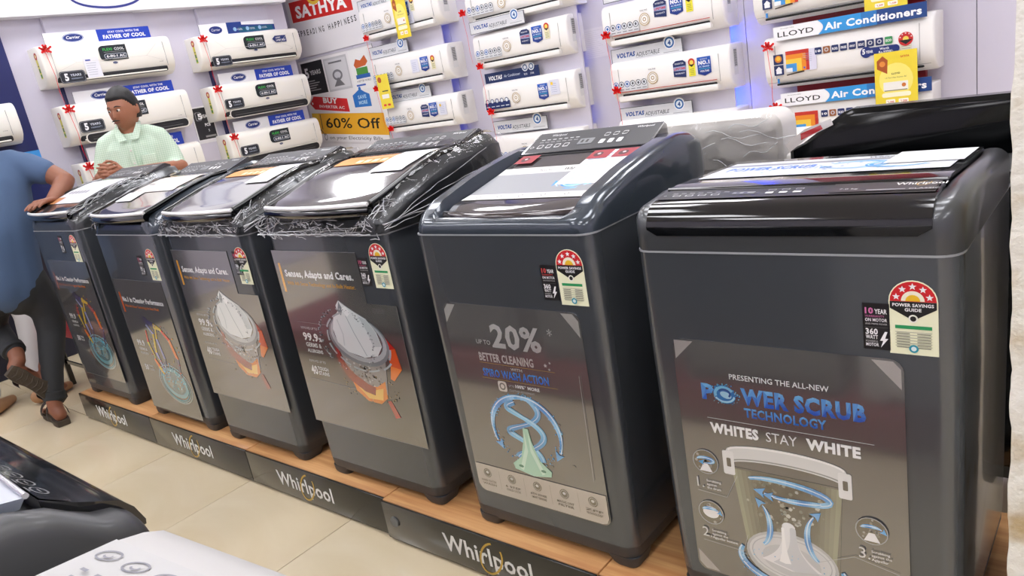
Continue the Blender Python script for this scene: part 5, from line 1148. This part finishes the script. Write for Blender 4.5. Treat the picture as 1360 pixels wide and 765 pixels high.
for x, y, z, lb in ((-3.77, 3.24, 1.80, 'top unit right of the red sign'), (-3.78, 3.24, 1.38, 'toothed-outlet unit above the 60% OFF poster'), (-3.70, 3.24, 1.03, 'unit touching the 60% OFF poster'),
                (-2.64, 3.24, 1.80, 'unit cut by top edge above the navy sign'), (-2.56, 3.24, 1.40, 'shield-stickered unit in second back-wall column'), (-2.53, 3.24, 1.055, 'navy-strip unit in second back-wall column'),
                (-1.42, 3.24, 1.44, 'upper pinstriped unit'), (-1.39, 3.24, 1.08, 'lower pinstriped unit'), (-.33, 3.19, 1.205, 'full lilac-papered unit at right'), (-.31, 3.19, .86, 'unit just above the black hood')):
    bow('red bow at left end of the '+lb, (x, y, z), 0, 1.15, .3)
# cables running down from the bows
# sign boards in the corner, back wall
def sathya(p, w, h):
    p.poly([(.05, h-.40), (.97, h-.44), (.97, h-.235), (.05, h-.20)], (238, 238, 238)); p.poly([(.058, h-.392), (.962, h-.432), (.962, h-.243), (.058, h-.208)], (208, 38, 32)); p.text('SATHYA', .13, h-.36, .105, (248, 248, 248), w=.76, bold=.04, rot=-.042)
    p.disc(.45, h-.2, .11, (232, 190, 60), .09); p.disc(.45, h-.2, .08, (190, 60, 40), .06); p.disc(.45, h-.2, .05, (240, 210, 90), .04)
    s_ = 'SPREADING HAPPINESS'; n = len(s_)
    for k, ch in enumerate(s_):
        if ch == ' ': continue
        t = k/(n-1); x = .09+.86*t; p.text(ch, x, h-.525-.012*math.sin(PI*t)+.0*t, .052, (60, 60, 62), w=.030 if ch != 'I' else .008, bold=.02, rot=.0)
sign('large red sign with SPREADING HAPPINESS below on white board', FRONT(-5.06, WY-.02, 1.80), 1.1, .72, sathya, .006, 'sign board', col=(232, 230, 234))
def offers(p, w, h):
    p.rect(.0, h-.012, w, h, (206, 204, 210))
    p.rect(.03, h-.335, .37, h-.03, (36, 36, 38)); p.text('5', .07, h-.17, .09, WH, w=.06, bold=.04); p.text('YEARS', .15, h-.15, .04, (210, 210, 210), w=.17, bold=.03)
    for k in range(5): p.rect(.1, h-.21-.022*k, .1+.2*(.5+.5*((k*5) % 3)/3), h-.202-.022*k, (170, 170, 170))
    p.rect(.39, h-.34, .74, h-.035, (196, 196, 200)); p.rect(.41, h-.32, .72, h-.055, (214, 214, 218)); p.disc(.56, h-.2, .075, (120, 120, 126), .05); p.disc(.56, h-.2, .05, (200, 200, 206), .03); p.poly([(.48, h-.3), (.64, h-.3), (.56, h-.22)], (110, 110, 114)); p.rect(.46, h-.09, .66, h-.075, (110, 110, 114))
    p.rect(.77, h-.37, 1.04, h-.02, (240, 240, 240)); p.poly([(.82, h-.15), (.86, h-.1), (.92, h-.12), (.99, h-.08), (1.02, h-.14), (.98, h-.17), (.84, h-.18)], (206, 100, 50)); p.rect(.84, h-.24, 1.0, h-.18, (80, 150, 70)); p.rect(.82, h-.275, 1.02, h-.24, (50, 100, 180)); p.text('A BETTER WORLD', .82, h-.305, .018, (60, 60, 60), w=.2); p.rect(.8, h-.34, .93, h-.325, (60, 100, 190))
    # red BUY tag
    p.poly([(.04, h-.415), (.12, h-.35), (.62, h-.425), (.62, h-.55), (.10, h-.475)], (205, 42, 46)); p.disc(.08, h-.415, .012, WH); p.text('BUY', .36, h-.44, .05, WH, w=.22, bold=.05, align='c', rot=-.14); p.text('INVERTER AC', .365, h-.49, .027, WH, w=.38, bold=.02, align='c', rot=-.14)
    # blue cooler tag
    p.poly([(.71, h-.52), (.71, h-.41), (.77, h-.385), (.83, h-.36), (.89, h-.395), (.95, h-.42), (.95, h-.53)], (44, 116, 196)); p.disc(.83, h-.36, .018, (44, 116, 196)); p.text('SAVE', .84, h-.45, .032, (180, 214, 240), w=.12, bold=.04, align='c'); p.text('MORE', .84, h-.50, .032, (180, 214, 240), w=.12, bold=.04, align='c')
sign('white offers board with dark pictures, red BUY tag and blue tag', FRONT(-5.08, WY-.018, .72), 1.12, 1.06, offers, .004, 'poster', col=(236, 234, 236))
def sixty(p, w, h):
    p.rect(0, .075, w, h, (236, 176, 44)); p.rect(.0, .075, .1, h, (240, 200, 60)); p.text('60% Off', .2, .135, .1, K, w=.80, bold=.01)
    p.line([(.13, h-.01), (.135, .12)], .01, (40, 40, 40)); p.line([(.10, .12), (.16, .06)], .008, (60, 60, 60)); p.arc(.165, .045, .02, .03, 0, 360, .006, (60, 60, 60)); p.arc(.085, .1, .018, .026, 0, 360, .006, (60, 60, 60)); p.text('on your Electricity Bills', .22, .025, .035, (60, 60, 60), w=.78)
Mr = plane_M((-5.07, WY-.026, 1.0), (1, 0, -.095), (.095, 0, 1)); sign('yellow 60% Off poster strip with a scissors picture', Mr, 1.1, .275, sixty, .003, 'poster', col=(238, 236, 238))

# ------------------------------------------------------------------ people
def blob(parts, voxel, name, m, parent, smooth_it=6, extra=None):
    """parts: lists of chains [(pos, radius), ...]; fused by voxel remesh into one continuous surface"""
    mb = MB()
    for ch in parts:
        pts = []
        for (a, ra), (b, rb) in zip(ch, ch[1:]):
            L_ = (Vector(b)-Vector(a)).length; n = max(2, int(L_/max(.006, min(ra, rb)*.45)))
            for k in range(n): t = k/n; pts.append((Vector(a).lerp(Vector(b), t), lerp(ra, rb, t)))
        pts.append((Vector(ch[-1][0]), ch[-1][1]))
        mb.tube([p_ for p_, _ in pts], [r_ for _, r_ in pts], 14)
        for p_, r_ in (pts[0], pts[-1]): mb.ball(p_, r_*.99, nu=12, nv=8)
    if extra: extra(mb)
    o = mb.build(name, m, parent, 0)
    md = o.modifiers.new('r', 'REMESH'); md.mode = 'VOXEL'; md.voxel_size = voxel; md.use_smooth_shade = True
    sm_ = o.modifiers.new('s', 'SMOOTH'); sm_.factor = .5; sm_.iterations = smooth_it
    dg = bpy.context.evaluated_depsgraph_get(); dg.update(); me = bpy.data.meshes.new_from_object(o.evaluated_get(dg)); o.modifiers.clear(); old = o.data; o.data = me; bpy.data.meshes.remove(old)
    if not me.materials: me.materials.append(m)
    me.polygons.foreach_set('use_smooth', [True]*len(me.polygons)); return o
M_SKIN = mat('warm_brown_skin', (134, 84, 60), .5, noise_amt=.08, noise_scale=30)
M_SKIN2 = mat('mid_brown_skin', (158, 104, 78), .5, noise_amt=.08, noise_scale=30)
M_HAIR = mat('black_hair', (14, 12, 12), .45, bump=.8, bscale=300)
def check_mat():
    m = mat('pale_green_checked_cotton', (196, 222, 196), .8, bump=.15, bscale=400); nt = m.node_tree; b = nt.nodes['Principled BSDF']
    tc = nt.nodes.new('ShaderNodeTexCoord'); sp = nt.nodes.new('ShaderNodeSeparateXYZ'); nt.links.new(tc.outputs['Object'], sp.inputs[0]); prev = None; L = nt.links.new
    fac = []
    for ax, sc in ((0, 78.), (2, 78.)):
        ml = nt.nodes.new('ShaderNodeMath'); ml.operation = 'MULTIPLY'; ml.inputs[1].default_value = sc; L(sp.outputs[ax], ml.inputs[0])
        fr = nt.nodes.new('ShaderNodeMath'); fr.operation = 'FRACT'; L(ml.outputs[0], fr.inputs[0]); lt = nt.nodes.new('ShaderNodeMath'); lt.operation = 'LESS_THAN'; lt.inputs[1].default_value = .3; L(fr.outputs[0], lt.inputs[0]); fac.append(lt)
    ad = nt.nodes.new('ShaderNodeMath'); ad.operation = 'ADD'; L(fac[0].outputs[0], ad.inputs[0]); L(fac[1].outputs[0], ad.inputs[1])
    ml = nt.nodes.new('ShaderNodeMath'); ml.operation = 'MULTIPLY'; ml.inputs[1].default_value = .42; L(ad.outputs[0], ml.inputs[0])
    mx = nt.nodes.new('ShaderNodeMix'); mx.data_type = 'RGBA'; mx.inputs[6].default_value = lin((206, 222, 204)); mx.inputs[7].default_value = lin((158, 194, 164)); L(ml.outputs[0], mx.inputs[0]); L(mx.outputs[2], b.inputs['Base Color']); return m
def head(mb, c, s, yaw, pitch=0.):
    """head mesh at centre c; faces local -y turned by yaw"""
    Rm = Matrix.Rotation(yaw, 3, 'Z') @ Matrix.Rotation(pitch, 3, 'X')
    def f(p, d):
        x, y, z = d.x, d.y, d.z
        px, py, pz = p
        if z < 0: k = 1-.34*(-z)**1.6; px *= k; py *= (1-.12*(-z)) if y < 0 else (1-.35*(-z))
        if z < -.2 and y < 0: py -= .006*s*10*.1*(-z)
        if y < -.35:
            e = max(0, 1-((abs(x)-.34)**2/.02+(z-.04)**2/.012)); py += .010*e          # eye sockets
            br = max(0, 1-((z-.2)**2/.012)); py -= .004*br*(abs(x) < .7)
            nz = max(0, 1-(x*x/.018))*max(0, min(1, (.1-z)/.36))*(1 if z > -.3 else max(0, 1-(-.3-z)/.08)); py -= .024*nz
            lp = max(0, 1-(x*x/.1))*max(0, 1-((z+.5)**2/.008)); py -= .006*lp
            ck = max(0, 1-((abs(x)-.5)**2/.05+(z+.25)**2/.08)); py -= .004*ck
            ch = max(0, 1-(x*x/.12))*max(0, 1-((z+.85)**2/.03)); py -= .010*ch
        return Rm @ Vector((px, py, pz))
    mb.ball(c, .074*s, .095*s, .118*s, 44, 36, f)
    for sx in (-1, 1):   # ears
        e0 = Vector(c)+Rm @ Vector((sx*.074*s, .012*s, -.002*s))
        mb.ball(e0, .011, .011, .011, 8, 6, lambda p, d: Rm @ Vector((d.x*.010*s, d.y*.020*s, d.z*.032*s)))
    return Rm
def hand(chains, wrist, direction, palm_n, side, s=1., curl=.5, spread=.12):
    """five finger chains off a palm; direction = towards the fingers; palm_n = palm normal; side = thumb side"""
    w = Vector(wrist); d = Vector(direction).normalized(); n = Vector(palm_n); n = (n-d*n.dot(d)).normalized(); t = Vector(side); t = (t-d*t.dot(d)-n*t.dot(n)).normalized()
    kn = w+d*.085*s
    for q in (-.028, -.010, .010, .028): chains.append([(w+t*q*.6*s, .014*s), (kn+t*q*s-n*.003*s, .0115*s)])
    for q, L in ((.030, .068), (.010, .077), (-.011, .071), (-.031, .055)):
        a = kn+t*q*s; dd = (d+t*q*spread*14).normalized(); c = curl
        p1 = a+(dd*math.cos(c*.5)+n*math.sin(c*.5))*L*.42*s; p2 = p1+(dd*math.cos(c*1.2)+n*math.sin(c*1.2))*L*.33*s; p3 = p2+(dd*math.cos(c*1.8)+n*math.sin(c*1.8))*L*.25*s
        chains.append([(a, .0098*s), (p1, .0088*s), (p2, .0078*s), (p3, .0066*s)])
    a = w+d*.022*s+t*.026*s; p1 = a+(d*.6+t*.75+n*.3).normalized()*.036*s; p2 = p1+(d*.85+t*.35+n*.4).normalized()*.03*s; p3 = p2+(d*.95+t*.05+n*.4).normalized()*.022*s
    chains.append([(w+d*.01*s, .014*s), (a, .0125*s), (p1, .0105*s), (p2, .0092*s), (p3, .0076*s)])

def man_green():
    X, Y, yaw = -3.68, 1.02, .98     # torso facing the camera-left of the shop aisle
    t = empty('person', (X, Y, 0), yaw, 'man with moustache in a pale green checked shirt, fingers interlaced, behind the washers', 'person')
    # local frame: faces -y
    hd = (0.008, -.02, 1.522)
    ch = [[((0, .0, 1.36), .062), ((0, -.004, 1.41), .058), ((0, -.01, 1.46), .060)]]
    # arms (forearms bare), hands meeting in front of the belly
    for sx in (-1, 1):
        el = (sx*.25, -.06, 1.115); wr = (sx*.07-.12, -.31, 1.15); ch.append([(el, .044), ((sx*.155-.05, -.20, 1.13), .040), (wr, .028)])
        hand(ch, wr, (-sx*.62, -.62, .32 if sx > 0 else .25), (-sx*.6, .7, -.1), (0, 0, 1), 1., .55, .15)
    nk = []
    def ex(mb): t.Rm = None; nk.append(head(mb, hd, 1.13, -.47, .05))
    class _:pass
    nk2 = []
    body = None
    def ex2(mb): nk2.append(head(mb, hd, 1.13, -.47, .05))
    body = blob(ch, .0042, 'body', M_SKIN2, t, 3, ex2)
    Rm = nk2[0]; H = Vector(hd)
    # hair: shell over the skull, side parted
    hb = MB()
    def hf(p, d):
        fr_ = -d.y; line = .50 if fr_ > .55 else (.50-.9*(.55-fr_) if fr_ > -.1 else -.45)
        k = max(0, min(1, (d.z-line)/.10+.5))
        q = Vector(p)*lerp(.86, 1.075, k)
        if k > .5: q.z += .010*max(0, d.z); q.y -= .006*max(0, fr_)
        q += Vector((1, 1, 1))*noise.noise(Vector((d.x*9, d.y*9, d.z*9)))*.002
        return Rm @ q
    hb.ball(hd, .0855, .109, .134, 52, 44, hf); hb.build('hair', M_HAIR, t, 80)
    H0, Rm0 = H, Rm; Rm = Rm*1.13
    # eyes, brows, moustache, mouth
    for sx in (-1, 1):
        e = H+Rm @ Vector((sx*.0265, -.0815, .006)); MB().ball(e+Rm @ Vector((0, .0035, 0)), .0112, nu=14, nv=10).build('eye', mat('eye_white', (222, 214, 206), .2), t, 80)
        MB().ball(H+Rm @ Vector((sx*.0265-.003, -.0878, .004)), .0054, nu=10, nv=8).build('iris', mat('dark_brown_iris', (28, 18, 14), .2), t, 80)
        MB().tube([H+Rm @ Vector((sx*(.012+.008*k), -.093+.0016*k*k*.6, .024+.004*math.sin(k*.9))) for k in range(5)], [.002, .0032, .0034, .003, .0015], 6).build('eyebrow', M_HAIR, t, 80)
        MB().tube([H+Rm @ Vector((sx*(.014+.006*k), -.092+.0010*k*k, .013+.002*math.sin(k*1.0))) for k in range(5)], [.0012, .0024, .0028, .0024, .0012], 6).build('eyelid', M_SKIN2, t, 80)
    MB().tube([H+Rm @ Vector((x, -.1045+abs(x)*.32, -.046-abs(x)*.16)) for x in (-.026, -.018, -.009, 0, .009, .018, .026)], [.0016, .0036, .0046, .0044, .0046, .0036, .0016], 6).build('moustache', M_HAIR, t, 80)
    MB().tube([H+Rm @ Vector((x, -.100+abs(x)*.3, -.060)) for x in (-.022, -.011, 0, .011, .022)], [.0015, .0042, .005, .0042, .0015], 6).build('lips', mat('brown_lips', (112, 58, 52), .4), t, 80)
    # shirt
    SH = check_mat()
    sc = [[((0, .01, .86), .155), ((0, .0, 1.0), .158), ((0, -.0, 1.15), .15), ((0, .01, 1.30), .125), ((0, .01, 1.385), .068)]]
    for k in (-1, 1):
        sc.append([((k*.07, .0, .88), .125), ((k*.085, .0, 1.1), .12), ((k*.095, .01, 1.28), .105), ((k*.08, .015, 1.355), .07)])
        sc.append([((k*.1, .015, 1.355), .066), ((k*.175, .012, 1.325), .068), ((k*.225, .0, 1.22), .064), ((k*.252, -.03, 1.13), .058), ((k*.235, -.085, 1.115), .054)])
    sc = [[((a[0]*.9, a[1], a[2]), b_*.97) for a, b_ in c_] for c_ in sc]
    sh = blob(sc, .011, 'shirt', SH, t, 5)
    for sx in (-1, 1):   # collar
        MB().add([(sx*.012, -.115, 1.335), (sx*.055, -.118, 1.33), (sx*.078, -.07, 1.40), (sx*.07, .02, 1.438), (sx*.045, .06, 1.445), (sx*.05, .03, 1.455), (sx*.058, -.055, 1.425),
                  (sx*.012, -.123, 1.337), (sx*.057, -.126, 1.332), (sx*.084, -.075, 1.402), (sx*.076, .02, 1.44), (sx*.048, .068, 1.447), (sx*.05, .03, 1.46), (sx*.06, -.058, 1.43)],
                 [(0, 1, 2, 6), (2, 3, 5, 6), (3, 4, 5), (7, 8, 9, 13), (9, 10, 12, 13), (10, 11, 12), (0, 1, 8, 7), (1, 2, 9, 8), (2, 3, 10, 9), (3, 4, 11, 10), (4, 5, 12, 11), (5, 6, 13, 12), (6, 0, 7, 13)]).build('collar', SH, sh, 30)
    MB().box(-.016, -.163, .9, .016, -.150, 1.3, .003).build('button_placket', SH, sh)
    for z in (1.27, 1.19, 1.11, 1.03): MB().ball((0, -.165, z), .006, .003, .006, 8, 6).build('button', M_WHITE, sh, 60)
    MB().box(.045, -.152, 1.13, .135, -.142, 1.23, .004).build('pocket', SH, sh)
    # trousers and shoes (behind the machines)
    blob([[((0, .01, .92), .145), ((0, .01, .84), .15)]]+[[((k*.085, .01, .86), .1), ((k*.1, .0, .48), .075), ((k*.1, .01, .09), .062)] for k in (-1, 1)], .014, 'trousers', mat('dark_trousers', (40, 40, 46), .8), t, 5)
    for k in (-1, 1): blob([[((k*.1, .03, .045), .043), ((k*.1, -.08, .038), .042), ((k*.105, -.16, .032), .032)]], .01, 'shoe', M_DARK, t, 4)
    return t
man_green()

M_TEE = mat('denim_blue_tee_jersey', (74, 96, 128), .85, noise_amt=.05, noise_scale=12, bump=.25, bscale=300)
M_JEANS = mat('charcoal_denim', (44, 46, 48), .8, noise_amt=.18, noise_scale=9, bump=.3, bscale=300)
def man_blue():
    t = empty('person', (-3.0, -.03, 0), 0, 'man in a blue t-shirt and rolled charcoal jeans leaning on the far washer', 'person')
    P = lambda x, y, z: (x+3.0, y+.03, z)
    sk = []
    el = P(-2.80, .235, 1.195); wr = P(-2.70, .12, 1.125)
    sk.append([(P(-3.0, .16, 1.30), .055), (P(-2.9, .205, 1.25), .052), (el, .047), (P(-2.765, .19, 1.16), .042), (wr, .030)])
    hand(sk, wr, (.35, -.6, .0), (0, 0, -1), (-.7, -.4, 0), 1., .3)
    sk.append([(P(-3.04, -.24, 1.28), .05), (P(-3.22, -.26, 1.06), .045), (P(-3.38, -.12, 1.05), .038), (P(-3.42, .0, 1.07), .03)]); hand(sk, P(-3.42, .0, 1.07), (-.3, .9, 0), (0, 0, -1), (1, 0, 0), 1., .4)
    sk.append([(P(-3.04, -.03, 1.36), .062), (P(-3.07, -.05, 1.46), .055), (P(-3.09, -.05, 1.52), .057)])
    sk.append([(P(-3.04, -.03, 1.36), .062), (P(-3.02, -.06, 1.1), .09), (P(-3.01, -.1, .85), .09), (P(-2.99, -.04, .74), .07), (P(-2.99, .01, .56), .05), (P(-2.98, -.01, .46), .045), (P(-2.95, -.08, .30), .04)])
    sk.append([(P(-3.01, -.1, .85), .09), (P(-3.03, -.19, .74), .07), (P(-3.22, -.20, .56), .05), (P(-3.10, -.19, .45), .045)]); sk.append([(P(-3.04, -.03, 1.33), .06), (P(-3.0, .16, 1.30), .05)]); sk.append([(P(-3.04, -.03, 1.33), .06), (P(-3.04, -.24, 1.28), .048)])
    # standing foot
    sk.append([(P(-2.95, -.08, .30), .045), (P(-2.90, -.125, .14), .036), (P(-2.885, -.13, .085), .036), (P(-2.86, -.13, .055), .033)]); sk.append([(P(-2.86, -.13, .055), .032), (P(-2.95, -.115, .055), .034), (P(-3.05, -.10, .045), .034)])
    for k in range(5): sk.append([(P(-3.05, -.135+.017*k, .042), .013), (P(-3.10+.006*k, -.13+.017*k, .038), .0115 if k else .014)])
    # raised foot: heel up, toes near the floor, sole towards the aisle
    sk.append([(P(-3.10, -.19, .45), .048), (P(-2.985, -.185, .405), .038), (P(-2.95, -.2, .375), .037), (P(-2.94, -.225, .35), .034)]); sk.append([(P(-2.94, -.225, .345), .034), (P(-2.95, -.16, .26), .036), (P(-2.96, -.105, .18), .034)])
    for k in range(5): sk.append([(P(-2.965, -.125+.015*k, .165+.009*k), .013), (P(-2.965, -.09+.015*k, .125+.009*k), .0115)])
    hd = P(-3.12, -.05, 1.61)
    def ex(mb): head(mb, hd, 1., -PI/2, .25)
    blob(sk, .0055, 'body', M_SKIN, t, 3, ex)
    hb = MB(); Rm = Matrix.Rotation(-PI/2, 3, 'Z')
    hb.ball(hd, .076, .097, .118, 30, 24, lambda p, d: Rm @ (Vector((p.x*1.07, p.y*1.06+.004, p.z*1.09)) if not (-d.y > .25 and d.z < .5) and d.z > -.35 else p*.85)); hb.build('hair', M_HAIR, t, 80)
    tc = [[(P(-3.0, -.075, .72), .130), (P(-3.0, -.055, .90), .135), (P(-3.01, -.02, 1.08), .14), (P(-3.02, .03, 1.24), .125), (P(-3.02, .09, 1.32), .08)]]
    tc.append([(P(-3.02, -.2, .74), .13), (P(-3.02, -.18, .95), .13), (P(-3.04, -.15, 1.18), .125), (P(-3.04, -.15, 1.30), .08)])
    tc.append([(P(-3.0, -.13, .74), .135), (P(-3.0, -.1, 1.0), .14), (P(-3.03, -.04, 1.26), .11), (P(-3.05, -.03, 1.37), .065)])
    tc.append([(P(-3.02, .09, 1.315), .078), (P(-2.97, .15, 1.29), .076), (P(-2.90, .19, 1.255), .066)]); tc.append([(P(-3.04, -.15, 1.29), .085), (P(-3.05, -.24, 1.265), .076), (P(-3.12, -.26, 1.18), .066), (P(-3.15, -.265, 1.13), .062)])
    blob(tc, .012, 't_shirt', M_TEE, t, 6)
    jn = [[(P(-3.0, -.07, .82), .125), (P(-3.0, -.07, .70), .125)], [(P(-3.02, -.2, .82), .12), (P(-3.02, -.2, .72), .12)],
          [(P(-3.03, -.19, .74), .115), (P(-3.22, -.20, .56), .09), (P(-3.16, -.195, .49), .075), (P(-3.02, -.185, .425), .052)],
          [(P(-2.99, -.04, .74), .112), (P(-2.99, .02, .56), .082), (P(-2.98, -.0, .46), .068), (P(-2.93, -.08, .26), .055), (P(-2.905, -.118, .135), .048)]]
    blob(jn, .011, 'jeans', M_JEANS, t, 5)
    # rolled cuffs
    for c, d, r in ((P(-2.91, -.112, .15), (-.1, .25, 1), .052), (P(-3.02, -.185, .425), (-.9, 0, .5), .056)):
        d = Vector(d).normalized(); a = d.orthogonal().normalized(); b = d.cross(a); mb = MB(); N = 16
        lo = [[Vector(c)+d*o+(a*math.cos(2*PI*k/N)+b*math.sin(2*PI*k/N))*r_ for k in range(N)] for o, r_ in ((-.022, r*.9), (-.02, r), (-.004, r*1.03), (.002, r*.97), (.008, r*1.03), (.022, r), (.024, r*.9))]
        mb.loft(lo); mb.build('rolled_cuff', M_JEANS, t, 60)
    # sandals
    solem = mat('brown_rubber_sole', (74, 64, 52), .7, noise_amt=.25, noise_scale=60, bump=1., bscale=90); strap = mat('dark_brown_leather', (46, 38, 34), .55)
    def sandal(heel, toe, up, side):
        heel, toe, up = Vector(heel), Vector(toe), Vector(up).normalized(); d = (toe-heel); L = d.length; d.normalize(); s_ = d.cross(up).normalized(); u = s_.cross(d)
        prof = [(0, .028), (.08, .034), (.2, .037), (.35, .032), (.5, .034), (.68, .044), (.82, .045), (.93, .036), (1., .018)]
        l0 = []; 
        pts = [(q*L, w_) for q, w_ in prof]+[(q*L, -w_) for q, w_ in reversed(prof)]
        loops = [[heel+d*q*sc_+s_*w_*sc_-u*h_ for q, w_ in pts] for h_, sc_ in ((0, 1.), (.008, 1.02), (.012, 1.0), (.026, 1.02), (.03, .98))]
        so = MB().loft(loops).build('sandal', solem, t, 40)
        for q, r_ in ((.3, .05), (.72, .052)):
            mb = MB(); c = heel+d*q*L; lo = []
            for o in (-.018, .018):
                lo.append([c+d*o+s_*math.cos(R(a))*r_+u*(math.sin(R(a))*(.062 if q > .5 else .085)+.0) for a in range(0, 181, 15)])
            lo2 = [[p_+u*.003 for p_ in l] for l in lo]
            mb.loft([lo[0]+lo2[0][::-1], lo[1]+lo2[1][::-1]]); mb.build('strap', strap, so, 40)
        for k in range(10):
            c = heel+d*(L*(.08+.09*k))-u*.031; MB().tube([c-s_*.026, c+d*.01, c+s_*.026], .0035, 5).build('tread', solem, so, 60)
        return so
    sandal(P(-2.825, -.135, .032), P(-3.125, -.10, .032), (0, 0, 1), 1)
    sandal(P(-2.90, -.265, .36), P(-2.925, -.075, .115), (-1, -.04, .1), 1)
man_blue()
def man_loafers():
    t = empty('person', (-3.85, .05, 0), 0, 'person in pale trousers and tan loafers standing behind the man in blue', 'person')
    P = lambda x, y, z: (x+3.85, y-.05, z)
    sk = [[(P(-3.9, .1, 1.36), .06), (P(-3.9, .1, 1.5), .055)]]
    sk.append([(P(-3.72, .15, 1.30), .045), (P(-3.62, .22, 1.08), .04), (P(-3.42, .21, 1.06), .028)]); hand(sk, P(-3.42, .21, 1.06), (.85, .1, .1), (0, 0, -1), (0, 1, .2), 1., .5)
    sk.append([(P(-4.05, .0, 1.3), .045), (P(-4.08, -.05, 1.05), .038), (P(-4.05, -.1, .85), .028)]); hand(sk, P(-4.05, -.1, .85), (0, -.1, -1), (1, 0, 0), (0, -1, 0), 1., .4)
    hd = P(-3.9, .09, 1.6)
    blob(sk, .006, 'body', M_SKIN2, t, 3, lambda mb: head(mb, hd, 1., 1.57, .2))
    Rm = Matrix.Rotation(1.57, 3, 'Z'); MB().ball(hd, .076, .097, .118, 26, 20, lambda p, d: Rm @ (Vector((p.x*1.07, p.y*1.06+.004, p.z*1.09)) if not (-d.y > .25 and d.z < .5) and d.z > -.35 else p*.85)).build('hair', M_HAIR, t, 80)
    blob([[(P(-3.9, .07, .85), .14), (P(-3.9, .07, 1.15), .145), (P(-3.9, .09, 1.32), .09)], [(P(-3.8, .15, 1.31), .07), (P(-3.72, .16, 1.27), .06), (P(-3.67, .19, 1.18), .055)], [(P(-4.0, .0, 1.31), .07), (P(-4.07, -.02, 1.2), .055)]], .013, 'shirt', mat('pale_grey_shirt', (196, 198, 206), .8), t)
    blob([[(P(-3.9, .07, .88), .14), (P(-3.9, .07, .80), .14)], [(P(-3.86, .15, .8), .1), (P(-3.66, .10, .45), .07), (P(-3.42, -.02, .12), .052)], [(P(-3.93, .0, .8), .1), (P(-3.74, -.16, .45), .07), (P(-3.52, -.24, .12), .052)]], .012, 'trousers', mat('pale_grey_trousers', (176, 172, 168), .85), t)
    lo = mat('tan_suede', (164, 124, 88), .7, noise_amt=.1, noise_scale=40)
    for a, b, c in ((P(-3.39, -.06, .045), P(-3.41, .03, .036), P(-3.44, .12, .028)), (P(-3.48, -.27, .045), P(-3.55, -.2, .036), P(-3.62, -.13, .028))):
        s_ = blob([[(a, .040), (b, .036), (c, .026)]], .008, 'loafer', lo, t, 3)
man_loafers()
# red stool with dark legs beside the end washer
st_ = empty('stool', (-3.32, .27, 0), 0, 'red-seated stool with dark square legs beside the end washer', 'stool')
MB().loft([rrect(.50, .26, .05, .34, -.13), rrect(.52, .28, .06, .36, -.14), rrect(.52, .28, .06, .44, -.14), rrect(.48, .25, .06, .47, -.125)]).build('seat', M_REDSEAT, st_, 40)
for sx in (-1, 1):
    for sy in (-1, 1): MB().box(sx*.20-.014, sy*.10-.014, 0, sx*.20+.014, sy*.10+.014, .345, .003).build('leg', M_BLACK, st_)
MB().box(-.20, -.105, .14, .20, -.095, .16).build('rail', M_BLACK, st_)
